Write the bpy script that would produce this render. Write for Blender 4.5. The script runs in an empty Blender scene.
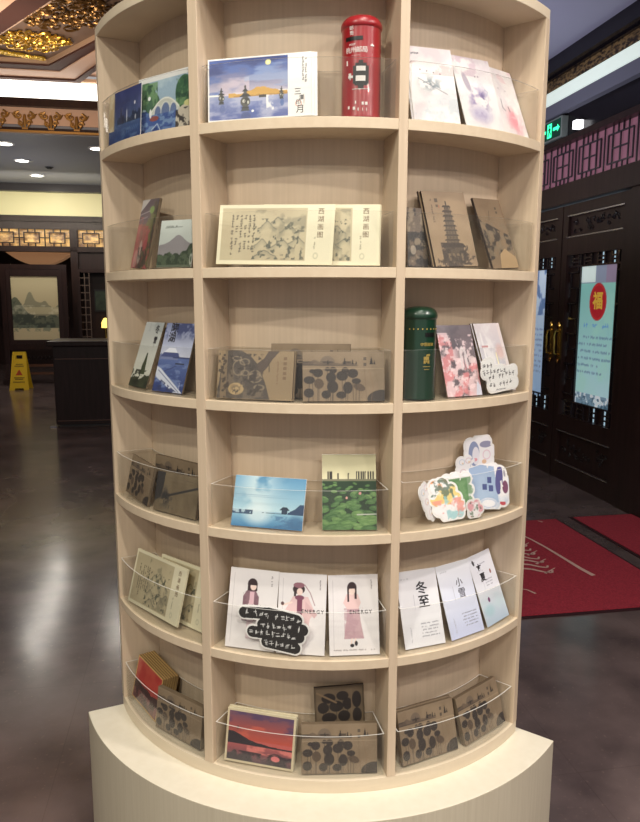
import bpy, bmesh, math, random
import numpy as np
from mathutils import Vector, Matrix, Euler
R_=math.radians
sc=bpy.context.scene
C=bpy.context.collection
# ------------------------------------------------------------------ camera
cam=bpy.data.cameras.new('camera'); camo=bpy.data.objects.new('camera',cam); C.objects.link(camo)
cam.sensor_fit='HORIZONTAL'; cam.sensor_width=36.0; cam.lens=711.58/640*36.0
cam.clip_start=.02; cam.clip_end=60
yaw,pit,rol=-.00996,.15327,.00263
fw=Vector((math.sin(yaw)*math.cos(pit),math.cos(yaw)*math.cos(pit),-math.sin(pit)))
rt=Vector((math.cos(yaw),-math.sin(yaw),0)); up=rt.cross(fw)
m3=Matrix((rt,up,-fw)).transposed() @ Matrix.Rotation(rol,3,'Z')
camo.matrix_world=Matrix.Translation((-.0005,-1.881,1.45)) @ m3.to_4x4()
sc.camera=camo
# ------------------------------------------------------------------ world, light, exposure
sc.view_settings.view_transform='Standard'; sc.view_settings.look='None'
sc.view_settings.exposure=0.07; sc.view_settings.gamma=1.0; sc.view_settings.use_curve_mapping=False
sc.cycles.transparent_max_bounces=24; sc.cycles.max_bounces=8
w=bpy.data.worlds.new('world'); sc.world=w; w.use_nodes=True
w.node_tree.nodes['Background'].inputs[0].default_value=(.90,.86,.84,1)
w.node_tree.nodes['Background'].inputs[1].default_value=.42
ROT=math.atan2(.183,.983)           # the room is turned this far against the shelf
RM=Matrix.Rotation(ROT,4,'Z')
def area(name,a,b,z,size,power,col,aim=None,spread=math.pi,sy=None):
    l=bpy.data.lights.new(name,'AREA'); l.size=size; l.energy=power; l.color=col; l.spread=spread
    if sy: l.shape='RECTANGLE'; l.size_y=sy
    o=bpy.data.objects.new(name,l); C.objects.link(o)
    P=RM@Vector((a,b,z)); o.location=P
    if aim is not None:
        d=(RM@Vector(aim))-P; o.rotation_euler=d.to_track_quat('-Z','Y').to_euler()
    return o
WARM=(1.0,.84,.66); COOL=(.93,.95,1.0); NEU=(1.0,.94,.86)
def lamp(name,a,b,z,power,col,size=.13):
    o=area(name,a,b,z,size,power,col); o.data.shape='DISK'; return o
LW,RW=(1,.96,.83),(1,.90,.85)
for a,b,p,c in ((-2.5,-2.6,30,LW),(-1.5,-1.9,26,LW),(-1.0,-3.4,24,LW),(.3,-2.9,24,(1,.94,.86)),(-.3,-1.7,13,LW),(1.6,-3.2,28,RW),(1.5,-1.7,26,RW),(2.3,-2.4,24,RW)):
    lamp('ceiling_spot',a,b,3.34,p*1.22,c)
lamp('ceiling_spot_shelf',.1,-1.15,3.34,13,(1,.97,.86))
for a,b in ((-2.74,8.50),(-2.785,9.67),(-2.84,10.96),(-1.585,8.60),(-4.6,9.2)): lamp('downlight_beam',a,b,3.47,9,(1,.93,.82),.20)
area('lobby_uplight',-2.8,9.6,1.9,.5,12,(.92,.95,1),(-2.8,9.6,3.5))
area('coffer_lamp',-2.1,5.6,3.0,.5,36,WARM,(-2.1,6.6,4.2))
area('cream_wash',-2.9,10.6,2.9,2.4,22,(1,.94,.76),(-2.9,12,3.1),sy=.05)
area('ceiling_fill_right',1.2,3.2,1.9,.5,22,(.86,.88,1),(1.6,3.6,3.4))  # added fill in mid-air, lifts the right ceiling; no fixture there

# ------------------------------------------------------------------ materials
def lin(c):
    c=np.asarray(c,float)/255.0
    return np.where(c<=.04045,c/12.92,((c+.055)/1.055)**2.4)
def L4(c): return tuple(float(x) for x in lin(c))+(1,)
MATS={}
def mat(name,col,rough=.5,metal=0,noise=None,bump=0,coat=0,emit=None,spec=.5):
    """noise=(scale xyz, other colour, detail, contrast)"""
    if name in MATS: return MATS[name]
    m=bpy.data.materials.new(name); m.use_nodes=True; nt=m.node_tree; b=nt.nodes['Principled BSDF']
    b.inputs['Base Color'].default_value=L4(col); b.inputs['Roughness'].default_value=rough
    b.inputs['Metallic'].default_value=metal; b.inputs['Coat Weight'].default_value=coat
    b.inputs['Specular IOR Level'].default_value=spec
    if noise:
        tc=nt.nodes.new('ShaderNodeTexCoord'); mp=nt.nodes.new('ShaderNodeMapping'); mp.inputs['Scale'].default_value=noise[0]
        nz=nt.nodes.new('ShaderNodeTexNoise'); nz.inputs['Scale'].default_value=1; nz.inputs['Detail'].default_value=noise[2]
        rp=nt.nodes.new('ShaderNodeValToRGB'); k=noise[3]
        rp.color_ramp.elements[0].position=.5-k; rp.color_ramp.elements[1].position=.5+k
        rp.color_ramp.elements[0].color=L4(noise[1]); rp.color_ramp.elements[1].color=L4(col)
        nt.links.new(tc.outputs['Object'],mp.inputs['Vector']); nt.links.new(mp.outputs[0],nz.inputs['Vector'])
        nt.links.new(nz.outputs['Fac'],rp.inputs['Fac']); nt.links.new(rp.outputs[0],b.inputs['Base Color'])
        if bump:
            bp=nt.nodes.new('ShaderNodeBump'); bp.inputs['Strength'].default_value=bump; bp.inputs['Distance'].default_value=.004
            nt.links.new(nz.outputs['Fac'],bp.inputs['Height']); nt.links.new(bp.outputs[0],b.inputs['Normal'])
    if emit:
        b.inputs['Emission Color'].default_value=L4(emit[0]); b.inputs['Emission Strength'].default_value=emit[1]
    MATS[name]=m; return m
def flat(name,col): return mat(name,col,.6)
wood_v=mat('maple_vertical_grain',(212,191,166),.42,noise=((150,150,5),(199,178,152),5,.30),bump=.05)
wood_b=mat('maple_board',(219,201,175),.40,noise=((60,60,60),(210,190,163),4,.30))
edge_m=mat('maple_edge_banding',(222,207,183),.38,noise=((12,12,90),(212,196,171),4,.30))
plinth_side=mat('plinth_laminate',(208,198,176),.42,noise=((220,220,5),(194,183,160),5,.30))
plinth_top=mat('plinth_laminate_lit',(232,224,206),.36,noise=((50,50,50),(225,216,196),4,.3))  # lighter copy of the laminate: light on the top put into colour
paper=mat('white_paper',(236,234,232),.6); kraft=mat('kraft_paper',(150,126,98),.7,noise=((400,400,400),(132,110,84),3,.3))
cream_p=mat('cream_paper',(224,216,186),.6); black=mat('black_plastic',(14,13,13),.4)
dark_wood=mat('dark_lacquered_wood',(56,39,37),.34,noise=((30,30,3),(38,26,25),4,.3),spec=.22)
dark_wood2=mat('dark_red_wood',(50,30,26),.38,noise=((20,20,4),(32,18,17),4,.3),spec=.25)
gold=mat('gilding',(214,168,70),.30,metal=.85); gold_d=mat('old_gilding',(160,118,62),.45,metal=.6)
brass=mat('brass',(205,170,90),.25,metal=1)
def acrylic(name,tint,amt):
    m=bpy.data.materials.new(name); m.use_nodes=True; nt=m.node_tree; nt.nodes.remove(nt.nodes['Principled BSDF'])
    out=nt.nodes['Material Output']; tr=nt.nodes.new('ShaderNodeBsdfTransparent'); tr.inputs[0].default_value=tint
    gl=nt.nodes.new('ShaderNodeBsdfGlossy'); gl.inputs['Roughness'].default_value=.04
    lw=nt.nodes.new('ShaderNodeLayerWeight'); lw.inputs['Blend'].default_value=.5
    pw=nt.nodes.new('ShaderNodeMath'); pw.operation='POWER'; pw.inputs[1].default_value=4.0; nt.links.new(lw.outputs['Facing'],pw.inputs[0])
    fr=nt.nodes.new('ShaderNodeMath'); fr.operation='MULTIPLY_ADD'; fr.inputs[1].default_value=.35; fr.inputs[2].default_value=.025; nt.links.new(pw.outputs[0],fr.inputs[0])
    mx=nt.nodes.new('ShaderNodeMixShader')
    if amt:
        df=nt.nodes.new('ShaderNodeBsdfDiffuse'); df.inputs[0].default_value=(.85,.84,.8,1)
        m2=nt.nodes.new('ShaderNodeMixShader'); m2.inputs[0].default_value=amt
        nt.links.new(tr.outputs[0],m2.inputs[1]); nt.links.new(df.outputs[0],m2.inputs[2]); a=m2.outputs[0]
    else: a=tr.outputs[0]
    nt.links.new(fr.outputs[0],mx.inputs[0]); nt.links.new(a,mx.inputs[1]); nt.links.new(gl.outputs[0],mx.inputs[2])
    nt.links.new(mx.outputs[0],out.inputs[0]); return m
acr=acrylic('clear_acrylic',(.975,.975,.97,1),0.008); acr_e=acrylic('acrylic_cut_edge',(.9,.9,.88,1),.60)
glass=acrylic('clear_glass',(.93,.96,.96,1),0)
def art_mat(name,rough,coat=0):
    m=bpy.data.materials.new(name); m.use_nodes=True; nt=m.node_tree; b=nt.nodes['Principled BSDF']
    v=nt.nodes.new('ShaderNodeVertexColor'); v.layer_name='print'; nt.links.new(v.outputs[0],b.inputs['Base Color'])
    b.inputs['Roughness'].default_value=rough; b.inputs['Coat Weight'].default_value=coat; b.inputs['Coat Roughness'].default_value=.08
    return m
print_matte=art_mat('printed_matte_card',.55); print_gloss=art_mat('printed_gloss_card',.28,.55)

# ------------------------------------------------------------------ mesh helpers
class MB:
    def __init__(s): s.v=[]; s.f=[]; s.mi=[]
    def add(s,vs,fs,mi=0):
        o=len(s.v); s.v+= [tuple(p) for p in vs]; s.f+=[tuple(i+o for i in f) for f in fs]; s.mi+=[mi]*len(fs); return s
    def box(s,x0,x1,y0,y1,z0,z1,mi=0,M=None):
        vs=[Vector((x,y,z)) for z in (z0,z1) for x,y in ((x0,y0),(x1,y0),(x1,y1),(x0,y1))]
        if M is not None: vs=[M@p for p in vs]
        return s.add(vs,[(3,2,1,0),(4,5,6,7),(0,1,5,4),(1,2,6,5),(2,3,7,6),(3,0,4,7)],mi)
    def sector(s,r0,r1,p0,p1,z0,z1,n=24,mi=0,top=None):
        o=[];a=[R_(p0+(p1-p0)*i/n) for i in range(n+1)]
        for t in a:
            for r,z in ((r0,z0),(r1,z0),(r1,z1),(r0,z1)): o.append((r*math.sin(t),-r*math.cos(t),z))
        base=len(s.v); s.v+=o
        for i in range(n):
            k=base+4*i; 
            for j in range(4):
                j2=(j+1)%4; s.f.append((k+j,k+4+j,k+4+j2,k+j2)); s.mi.append(top if (top is not None and j==2) else mi)
        s.f.append((base,base+1,base+2,base+3)); s.mi.append(mi)
        k=base+4*n; s.f.append((k+3,k+2,k+1,k)); s.mi.append(mi); return s
    def prism(s,pts,z0,z1,mi=0,M=None):
        n=len(pts); vs=[Vector((x,y,z)) for z in (z0,z1) for x,y in pts]
        if M is not None: vs=[M@p for p in vs]
        return s.add(vs,[tuple(range(n-1,-1,-1)),tuple(range(n,2*n))]+[(i,(i+1)%n,n+(i+1)%n,n+i) for i in range(n)],mi)
    def tube(s,pts,r,n=6,mi=0):
        pts=[Vector(p) for p in pts]; rings=[]
        for i,p in enumerate(pts):
            d=(pts[min(i+1,len(pts)-1)]-pts[max(i-1,0)]).normalized()
            q=d.orthogonal().normalized() if i==0 else (q-d*q.dot(d)).normalized()
            b=d.cross(q); rr=r[i] if isinstance(r,(list,tuple)) else r
            rings.append([p+(q*math.cos(2*math.pi*k/n)+b*math.sin(2*math.pi*k/n))*rr for k in range(n)])
        vs=[v for g in rings for v in g]; fs=[(i*n+k,i*n+(k+1)%n,(i+1)*n+(k+1)%n,(i+1)*n+k) for i in range(len(pts)-1) for k in range(n)]
        fs+=[tuple(range(n-1,-1,-1)),tuple((len(pts)-1)*n+k for k in range(n))]
        return s.add(vs,fs,mi)
    def lathe(s,prof,n=40,mi=0,M=None,caps=True):
        vs=[Vector((r*math.cos(2*math.pi*k/n),r*math.sin(2*math.pi*k/n),z)) for r,z in prof for k in range(n)]
        if M is not None: vs=[M@p for p in vs]
        fs=[(i*n+k,i*n+(k+1)%n,(i+1)*n+(k+1)%n,(i+1)*n+k) for i in range(len(prof)-1) for k in range(n)]
        if caps and prof[0][0]>1e-5: fs.append(tuple(range(n-1,-1,-1)))
        if caps and prof[-1][0]>1e-5: fs.append(tuple((len(prof)-1)*n+k for k in range(n)))
        return s.add(vs,fs,mi)
    def build(s,name,mats,parent=None,smooth=False,bevel=0):
        me=bpy.data.meshes.new(name); me.from_pydata(s.v,[],s.f)
        if not isinstance(mats,(list,tuple)): mats=[mats]
        for m in mats: me.materials.append(m)
        me.polygons.foreach_set('material_index',s.mi)
        bm=bmesh.new(); bm.from_mesh(me); bmesh.ops.remove_doubles(bm,verts=bm.verts,dist=1e-6); bmesh.ops.recalc_face_normals(bm,faces=bm.faces); bm.to_mesh(me); bm.free()
        if smooth:
            me.polygons.foreach_set('use_smooth',[True]*len(me.polygons)); 
            try: me.set_sharp_from_angle(angle=R_(35))
            except Exception: pass
        o=bpy.data.objects.new(name,me); C.objects.link(o)
        if parent: o.parent=parent
        if bevel:
            b=o.modifiers.new('bevel','BEVEL'); b.width=bevel; b.segments=2; b.limit_method='ANGLE'; b.angle_limit=R_(40)
        return o
def tag(o,label=None,cat=None,group=None,kind=None):
    if label: o['label']=label
    if cat: o['category']=cat
    if group: o['group']=group
    if kind: o['kind']=kind
    return o
def empty(name,M,label,cat,group=None):
    o=bpy.data.objects.new(name,None); C.objects.link(o); o.empty_display_size=.05; o.matrix_world=M
    return tag(o,label,cat,group)
def room(o): o.matrix_world=RM; return o
def struct(o): o['kind']='structure'; return o
def rthing(name,a,b,z,label,cat,group=None,rz=0):
    return empty(name,RM@Matrix.Translation((a,b,z))@Matrix.Rotation(rz,4,'Z'),label,cat,group)
TXT={}
def text_mesh(body,size,spacing=1.0,offset=0.0,vertical=False):
    key=(body,size,spacing,offset,vertical)
    if key in TXT: return TXT[key]
    c=bpy.data.curves.new('txt','FONT'); c.body='\n'.join(body) if vertical else body; c.size=size; c.align_x='CENTER'; c.align_y='CENTER'
    c.space_character=spacing; c.space_line=spacing; c.offset=offset; c.extrude=.00012; c.resolution_u=2
    o=bpy.data.objects.new('txt',c); C.objects.link(o); dg=bpy.context.evaluated_depsgraph_get()
    me=bpy.data.meshes.new_from_object(o.evaluated_get(dg)); bpy.data.objects.remove(o); bpy.data.curves.remove(c)
    TXT[key]=me; return me
def text(name,body,size,m,parent,loc,rot=(0,0,0),**k):
    me=text_mesh(body,size,**k).copy(); me.materials.clear(); me.materials.append(m)
    o=bpy.data.objects.new(name,me); C.objects.link(o); o.parent=parent; o.location=loc; o.rotation_euler=rot; return o

# ------------------------------------------------------------------ the printed pictures (cm units, colour per vertex of the print)
def vnoise(X,Y,s,seed,octv=4):
    rng=np.random.RandomState(seed); out=np.zeros_like(X); amp=1; tot=0
    for o in range(octv):
        g=rng.rand(64,64); x=X*s*2**o; y=Y*s*2**o; xi=np.floor(x).astype(int); yi=np.floor(y).astype(int); fx=x-xi; fy=y-yi
        fx=fx*fx*(3-2*fx); fy=fy*fy*(3-2*fy); a=g[yi%64,xi%64]; b=g[yi%64,(xi+1)%64]; c=g[(yi+1)%64,xi%64]; d=g[(yi+1)%64,(xi+1)%64]
        out+=amp*((a*(1-fx)+b*fx)*(1-fy)+(c*(1-fx)+d*fx)*fy); tot+=amp; amp*=.55
    return out/tot
class Art:
    def __init__(s,w,h,bg,res=.11):
        s.w,s.h=w,h; s.nx=max(2,int(w/res)); s.ny=max(2,int(h/res)); s.px=w/s.nx
        s.X,s.Y=np.meshgrid(np.linspace(0,w,s.nx+1),np.linspace(0,h,s.ny+1)); s.c=np.zeros(s.X.shape+(3,)); s.c[:]=bg; s.seed=1
    def mix(s,a,col):
        a=np.clip(a,0,1)[...,None]; s.c=s.c*(1-a)+np.asarray(col,float)*a; return s
    def grad(s,y0,y1,c0,c1,mask=1):
        t=np.clip((s.Y-y0)/(y1-y0),0,1)[...,None]; col=np.asarray(c0,float)*(1-t)+np.asarray(c1,float)*t
        a=((s.Y>=min(y0,y1))&(s.Y<=max(y0,y1)))*mask; a=a[...,None]; s.c=s.c*(1-a)+col*a; return s
    def n(s,sc_,seed,o=4): return vnoise(s.X+5,s.Y+5,sc_,seed,o)
    def wash(s,col,sc_,seed,lo=.45,hi=.65,a=1,m=1,sy=1):
        q=vnoise(s.X+9,(s.Y+9)*sy,sc_,seed); return s.mix(np.clip((q-lo)/(hi-lo),0,1)*a*m,col)
    def ell(s,cx,cy,rx,ry,col,a=1,ang=0,soft=None,ring=None):
        t=R_(ang); dx=(s.X-cx)*math.cos(t)+(s.Y-cy)*math.sin(t); dy=-(s.X-cx)*math.sin(t)+(s.Y-cy)*math.cos(t)
        d=np.sqrt((dx/rx)**2+(dy/ry)**2); sf=soft if soft else s.px/min(rx,ry)*.7
        if ring: m=np.clip(1-abs(d-1)*min(rx,ry)/ring,0,1)
        else: m=np.clip((1-d)/sf+.5,0,1)
        return s.mix(m*a,col)
    def rect(s,x0,x1,y0,y1,col,a=1):
        m=((s.X>=x0)&(s.X<=x1)&(s.Y>=y0)&(s.Y<=y1)); return s.mix(m*a,col)
    def line(s,pts,wd,col,a=1):
        m=np.zeros_like(s.X)
        for (x0,y0),(x1,y1) in zip(pts[:-1],pts[1:]):
            L=max((x1-x0)**2+(y1-y0)**2,1e-9); t=np.clip(((s.X-x0)*(x1-x0)+(s.Y-y0)*(y1-y0))/L,0,1)
            d=np.hypot(s.X-x0-t*(x1-x0),s.Y-y0-t*(y1-y0)); m=np.maximum(m,np.clip((wd/2-d)/s.px+.6,0,1))
        return s.mix(m*a,col)
    def poly(s,pts,col,a=1):
        m=np.zeros(s.X.shape,bool); n=len(pts)
        for i in range(n):
            x0,y0=pts[i]; x1,y1=pts[(i+1)%n]
            if y0==y1: continue
            c=((s.Y>y0)!=(s.Y>y1))&(s.X<(x1-x0)*(s.Y-y0)/(y1-y0)+x0); m^=c
        return s.mix(m*a,col)
    def ridge(s,base,amp,sc_,seed,col,x0=None,x1=None,y0=0,a=1,shape=None):
        hgt=base+amp*(vnoise(s.X+3,s.Y*0+1,sc_,seed)-.5)
        if shape: hgt=hgt+shape(s.X)
        m=(s.Y<hgt)&(s.Y>=y0)
        if x0 is not None: m=m&(s.X>=x0)&(s.X<=x1)
        return s.mix(m*a,col)
    def script(s,x0,x1,y0,y1,col,cw=.32,vertical=False,a=.8,seed=3,gap=.5,fill=1):
        """rows or columns of small hand-drawn strokes"""
        r=random.Random(seed)
        if vertical:
            x=x1
            while x>=x0:
                y=y1; stop=y0+(y1-y0)*(1-fill)*r.random()
                while y>stop: s._glyph(x,y,cw,col,r,a); y-=cw*1.15
                x-=cw+gap
        else:
            y=y1
            while y>=y0:
                x=x0; stop=x1-(x1-x0)*(1-fill)*r.random()
                while x<stop: s._glyph(x,y,cw,col,r,a); x+=cw*1.15
                y-=cw+gap
        return s
    def _glyph(s,x,y,w,col,r,a):
        if r.random()<.22: return
        a=a*(.75 if w<.3 else 1)
        for k in range(3):
            xa,ya=x+(r.random()-.5)*w*.6,y+(r.random()-.5)*w*.7
            if r.random()<.5: s.lineF(xa-w*.35,ya,xa+w*.35,ya+w*.08,w*.13,col,a)
            else: s.lineF(xa,ya-w*.35,xa+(r.random()-.5)*w*.4,ya+w*.35,w*.13,col,a)
    def lineF(s,x0,y0,x1,y1,wd,col,a):
        wd=max(wd,s.px*.8)
        i0=max(int((min(x0,x1)-wd)/s.px)-1,0); i1=int((max(x0,x1)+wd)/s.px)+2; py=s.h/s.ny
        j0=max(int((min(y0,y1)-wd)/py)-1,0); j1=int((max(y0,y1)+wd)/py)+2
        X=s.X[j0:j1,i0:i1]; Y=s.Y[j0:j1,i0:i1]
        if X.size==0: return
        L=max((x1-x0)**2+(y1-y0)**2,1e-9); t=np.clip(((X-x0)*(x1-x0)+(Y-y0)*(y1-y0))/L,0,1)
        d=np.hypot(X-x0-t*(x1-x0),Y-y0-t*(y1-y0)); m=(np.clip((wd/2-d)/s.px+.6,0,1)*a)[...,None]
        s.c[j0:j1,i0:i1]=s.c[j0:j1,i0:i1]*(1-m)+np.asarray(col,float)*m
    def frame(s,t,col): 
        m=(s.X<t)|(s.X>s.w-t)|(s.Y<t)|(s.Y>s.h-t); return s.mix(m*1.0,col)
    def mesh(s,name,m,z=.0004,mask=None):
        X=(s.X-s.w/2).ravel()/100; Y=s.Y.ravel()/100; n=X.size; me=bpy.data.meshes.new(name)
        idx=np.arange(n).reshape(s.X.shape); q=np.stack([idx[:-1,:-1],idx[:-1,1:],idx[1:,1:],idx[1:,:-1]],-1).reshape(-1,4)
        col=lin(np.clip(s.c,0,255)).reshape(-1,3)
        if mask is not None:
            k=mask.ravel()[q].all(1); q=q[k]; used=np.unique(q); re=-np.ones(n,int); re[used]=np.arange(len(used)); q=re[q]; X=X[used]; Y=Y[used]; col=col[used]; n=len(used)
        me.vertices.add(n); me.vertices.foreach_set('co',np.stack([X,Y,np.full(n,z)],1).astype('f').ravel())
        me.loops.add(q.size); me.loops.foreach_set('vertex_index',q.ravel().astype('i'))
        me.polygons.add(len(q)); me.polygons.foreach_set('loop_start',(np.arange(len(q))*4).astype('i'))
        me.materials.append(m); me.update(calc_edges=True); me.validate()
        at=me.color_attributes.new('print','FLOAT_COLOR','POINT'); at.data.foreach_set('color',np.concatenate([col,np.ones((n,1))],1).astype('f').ravel())
        return me

# ------------------------------------------------------------------ the room shell
def rbox(name,m,a0,a1,b0,b1,z0,z1,parent=None,bevel=0):
    o=MB().box(a0,a1,b0,b1,z0,z1).build(name,m,parent,bevel=bevel)
    if parent is None: room(o); struct(o)
    return o
def floor_mat():
    m=bpy.data.materials.new('polished_dark_stone'); m.use_nodes=True; nt=m.node_tree; b=nt.nodes['Principled BSDF']; N=nt.nodes.new; K=nt.links.new
    tc=N('ShaderNodeTexCoord'); n1=N('ShaderNodeTexNoise'); n1.inputs['Scale'].default_value=3; n1.inputs['Detail'].default_value=8
    n2=N('ShaderNodeTexNoise'); n2.inputs['Scale'].default_value=60; n2.inputs['Detail'].default_value=5
    r1=N('ShaderNodeValToRGB'); r1.color_ramp.elements[0].position=.35; r1.color_ramp.elements[1].position=.68
    r1.color_ramp.elements[0].color=L4((82,70,70)); r1.color_ramp.elements[1].color=L4((116,100,98))
    r2=N('ShaderNodeValToRGB'); r2.color_ramp.elements[0].position=.62; r2.color_ramp.elements[1].position=.72
    r2.color_ramp.elements[0].color=(0,0,0,1); r2.color_ramp.elements[1].color=(.35,.35,.35,1)
    mx=N('ShaderNodeMix'); mx.data_type='RGBA'; mx.inputs['B'].default_value=L4((132,112,104))
    br=N('ShaderNodeTexBrick'); br.offset=0; br.inputs['Scale'].default_value=1; br.inputs['Brick Width'].default_value=.8; br.inputs['Row Height'].default_value=.8
    br.inputs['Mortar Size'].default_value=.0012; br.inputs['Color1'].default_value=(1,1,1,1); br.inputs['Color2'].default_value=(.97,.97,.97,1); br.inputs['Mortar'].default_value=(.8,.8,.8,1)
    ml=N('ShaderNodeMix'); ml.data_type='RGBA'; ml.blend_type='MULTIPLY'; ml.inputs['Factor'].default_value=1
    for q in (n1,n2,br): K(tc.outputs['Object'],q.inputs['Vector'])
    K(n1.outputs['Fac'],r1.inputs[0]); K(n2.outputs['Fac'],r2.inputs[0]); K(r1.outputs[0],mx.inputs['A']); K(r2.outputs[0],mx.inputs['Factor'])
    K(mx.outputs['Result'],ml.inputs['A']); K(br.outputs['Color'],ml.inputs['B']); K(ml.outputs['Result'],b.inputs['Base Color'])
    n3=N('ShaderNodeTexNoise'); n3.inputs['Scale'].default_value=9; n3.inputs['Detail'].default_value=4; K(tc.outputs['Object'],n3.inputs['Vector'])
    mr=N('ShaderNodeMapRange'); mr.inputs['To Min'].default_value=.12; mr.inputs['To Max'].default_value=.24; K(n3.outputs['Fac'],mr.inputs[0]); K(mr.outputs[0],b.inputs['Roughness'])
    
    return m
rbox('floor',floor_mat(),-6.5,2.9,-4.5,15.6,-.1,0)
ceil_g=mat('grey_ceiling_paint',(150,148,170),.6); ceil_far=mat('grey_lobby_ceiling',(120,120,128),.5)
pinkish=mat('rose_beige_paint',(196,158,134),.55)
rbox('ceiling',ceil_g,-.5,2.9,-4.5,12.2,3.36,3.5)
rbox('ceiling_far',ceil_far,-6.5,-.501,7.9,12.2,3.49,3.6)
rbox('ceiling_raised',pinkish,-6.5,-.501,-4.5,7.879,4.2,4.3)
rbox('trim_1',pinkish,-6.5,-.501,7.88,8.02,3.60,3.80)           # face of the ceiling step behind the brackets
rbox('trim_2',dark_wood2,-6.5,-.501,7.80,8.02,3.80,3.895)
rbox('trim_3',gold_d,-6.5,-.501,7.84,7.899,3.50,3.525)
rbox('trim_4',dark_wood2,-6.5,-.501,7.86,7.899,3.525,3.56)
o=rbox('trim_5',mat('cream_moulding',(226,190,160),.5),-6.5,-.501,7.84,7.879,4.12,4.16)
rbox('wall_step',ceil_g,-.5,-.48,-4.5,7.9,3.5,4.3)
# cove above the step: emissive panel imitates its lit wall
t=rthing('lit_cove',-3.8,7.87,3.895,'long glowing white face of the lit cove above the ceiling step','light')
MB().box(-2.7,3.28,.0,.02,0,.215).build('glowing_face',mat('cove_glow',(255,250,240),.5,emit=((255,248,236),3.2)),t)
# far wall of the lobby
cream=mat('cream_wall_panel',(226,218,172),.45,noise=((1.2,1.2,1.2),(218,208,160),2,.3))
rbox('wall_back',cream,-6.5,2.9,12.0,12.15,2.95,3.6)
rbox('trim_6',mat('dark_cornice',(40,36,40),.4),-6.5,2.6,11.85,12.0,3.36,3.49)
rbox('trim_7',dark_wood2,-6.5,2.6,11.93,12.15,2.85,2.95); rbox('trim_8',dark_wood,-6.5,2.6,11.97,12.15,2.73,2.85)
rbox('trim_9',dark_wood2,-6.5,2.6,11.93,12.15,2.32,2.40)
for i,(a0,a1) in enumerate([(-4.85,-4.72),(-2.53,-2.40),(-.5,-.3)]): rbox('trim_%d'%(10+i),dark_wood2,a0,a1,11.93,12.15,0,2.73)
rbox('wall_back_panel',dark_wood,-2.40,-.5,12.0,12.15,0,2.32)
rbox('wall_alcove',dark_wood,-6.5,2.9,15.4,15.5,0,3.5)
rbox('wall_left',mat('brown_wall',(92,70,58),.6),-6.6,-6.5,-4.5,15.5,0,4.3)
rbox('ceiling_alcove',mat('tan_ceiling',(170,130,96),.6),-6.5,-2.45,12.16,15.39,2.62,2.7)
# lattice transoms in the far wall
glow=mat('amber_glow_panel',(190,150,90),.35,noise=((9,9,14),(96,66,44),5,.16),emit=None)
nt=glow.node_tree; b_=nt.nodes['Principled BSDF']; rp=[n for n in nt.nodes if n.type=='VALTORGB'][0]; nt.links.new(rp.outputs[0],b_.inputs['Emission Color']); b_.inputs['Emission Strength'].default_value=1.15  # emission stands in for the lit room beyond the lattice
def lattice_bars(m_,a0,a1,z0,z1,y0,y1,unit,t=.014):
    m_.box(a0,a1,y0,y1,z0,z0+t); m_.box(a0,a1,y0,y1,z1-t,z1)
    n=max(1,round((a1-a0)/unit)); u=(a1-a0)/n; h=z1-z0; e=.001
    for i in range(n):
        x=a0+i*u
        m_.box(x,x+t,y0+e,y1-e,z0,z1)
        for fx in (.2,.8): m_.box(x+u*fx-t/2,x+u*fx+t/2,y0+2*e,y1-2*e,z0+h*.22,z0+h*.78)
        for fz in (.22,.78): m_.box(x+u*.2,x+u*.8,y0+3*e,y1-3*e,z0+h*fz-t/2,z0+h*fz+t/2)
        m_.box(x,x+u*.2,y0+3*e,y1-3*e,z0+h*.5-t/2,z0+h*.5+t/2); m_.box(x+u*.8,x+u,y0+3*e,y1-3*e,z0+h*.5-t/2,z0+h*.5+t/2)
        for fx in (.36,.64):
            m_.box(x+u*fx-t/2,x+u*fx+t/2,y0+2*e,y1-2*e,z0,z0+h*.22); m_.box(x+u*fx-t/2,x+u*fx+t/2,y0+2*e,y1-2*e,z0+h*.78,z1)
    return m_
for k,(a0,a1) in enumerate([(-4.72,-2.53),(-2.40,-.5)]):
    f=lattice_bars(MB(),a0,a1,2.40,2.73,11.95,12.0,.44,.016).build('window_%d'%(k+1),dark_wood2); room(f); struct(f)
    MB().box(a0,a1,12.06,12.07,2.40,2.73).build('pane',glow,f)
# ------------------------------------------------------------------ right wall
rw=mat('wall_dark_panelling',(26,21,26),.22,noise=((6,6,3),(19,15,19),3,.3),spec=.35)
rbox('wall_right',rw,2.617,2.75,-4.5,2.30,0,3.36)
rbox('wall_right_header',rw,2.617,2.75,2.30,4.75,2.70,3.36); rbox('wall_right_far',rw,2.617,2.75,4.75,12.2,0,3.36)
rbox('trim_20',rw,2.50,2.617,-4.5,12,3.25,3.36)
rbox('trim_21',mat('gilt_frieze',(150,120,80),.45,metal=.2,noise=((40,28,60),(52,38,32),3,.08),bump=.8),2.59,2.617,-4.5,12,3.155,3.235)
rbox('trim_22',rw,2.56,2.617,-4.5,12,3.235,3.25)
rbox('trim_23',mat('cove_lit_band',(214,222,214),.5,emit=((214,228,218),.62)),2.57,2.617,-4.5,12,3.03,3.14)  # trim_23: emission paints the cove's light onto the band
rbox('trim_24',mat('grey_band',(112,112,126),.5),2.56,2.617,-4.5,12,2.93,3.03)
rbox('trim_25',dark_wood,2.57,2.74,2.30,4.75,2.69,2.735)
rbox('trim_26',dark_wood,2.56,2.74,2.30,4.75,2.215,2.37)
rbox('trim_27',dark_wood,2.585,2.74,2.30,2.69,0,2.215)
rbox('trim_28',dark_wood,2.55,2.74,4.56,4.75,0,2.215)
def swap(a,b,z): return None
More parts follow.
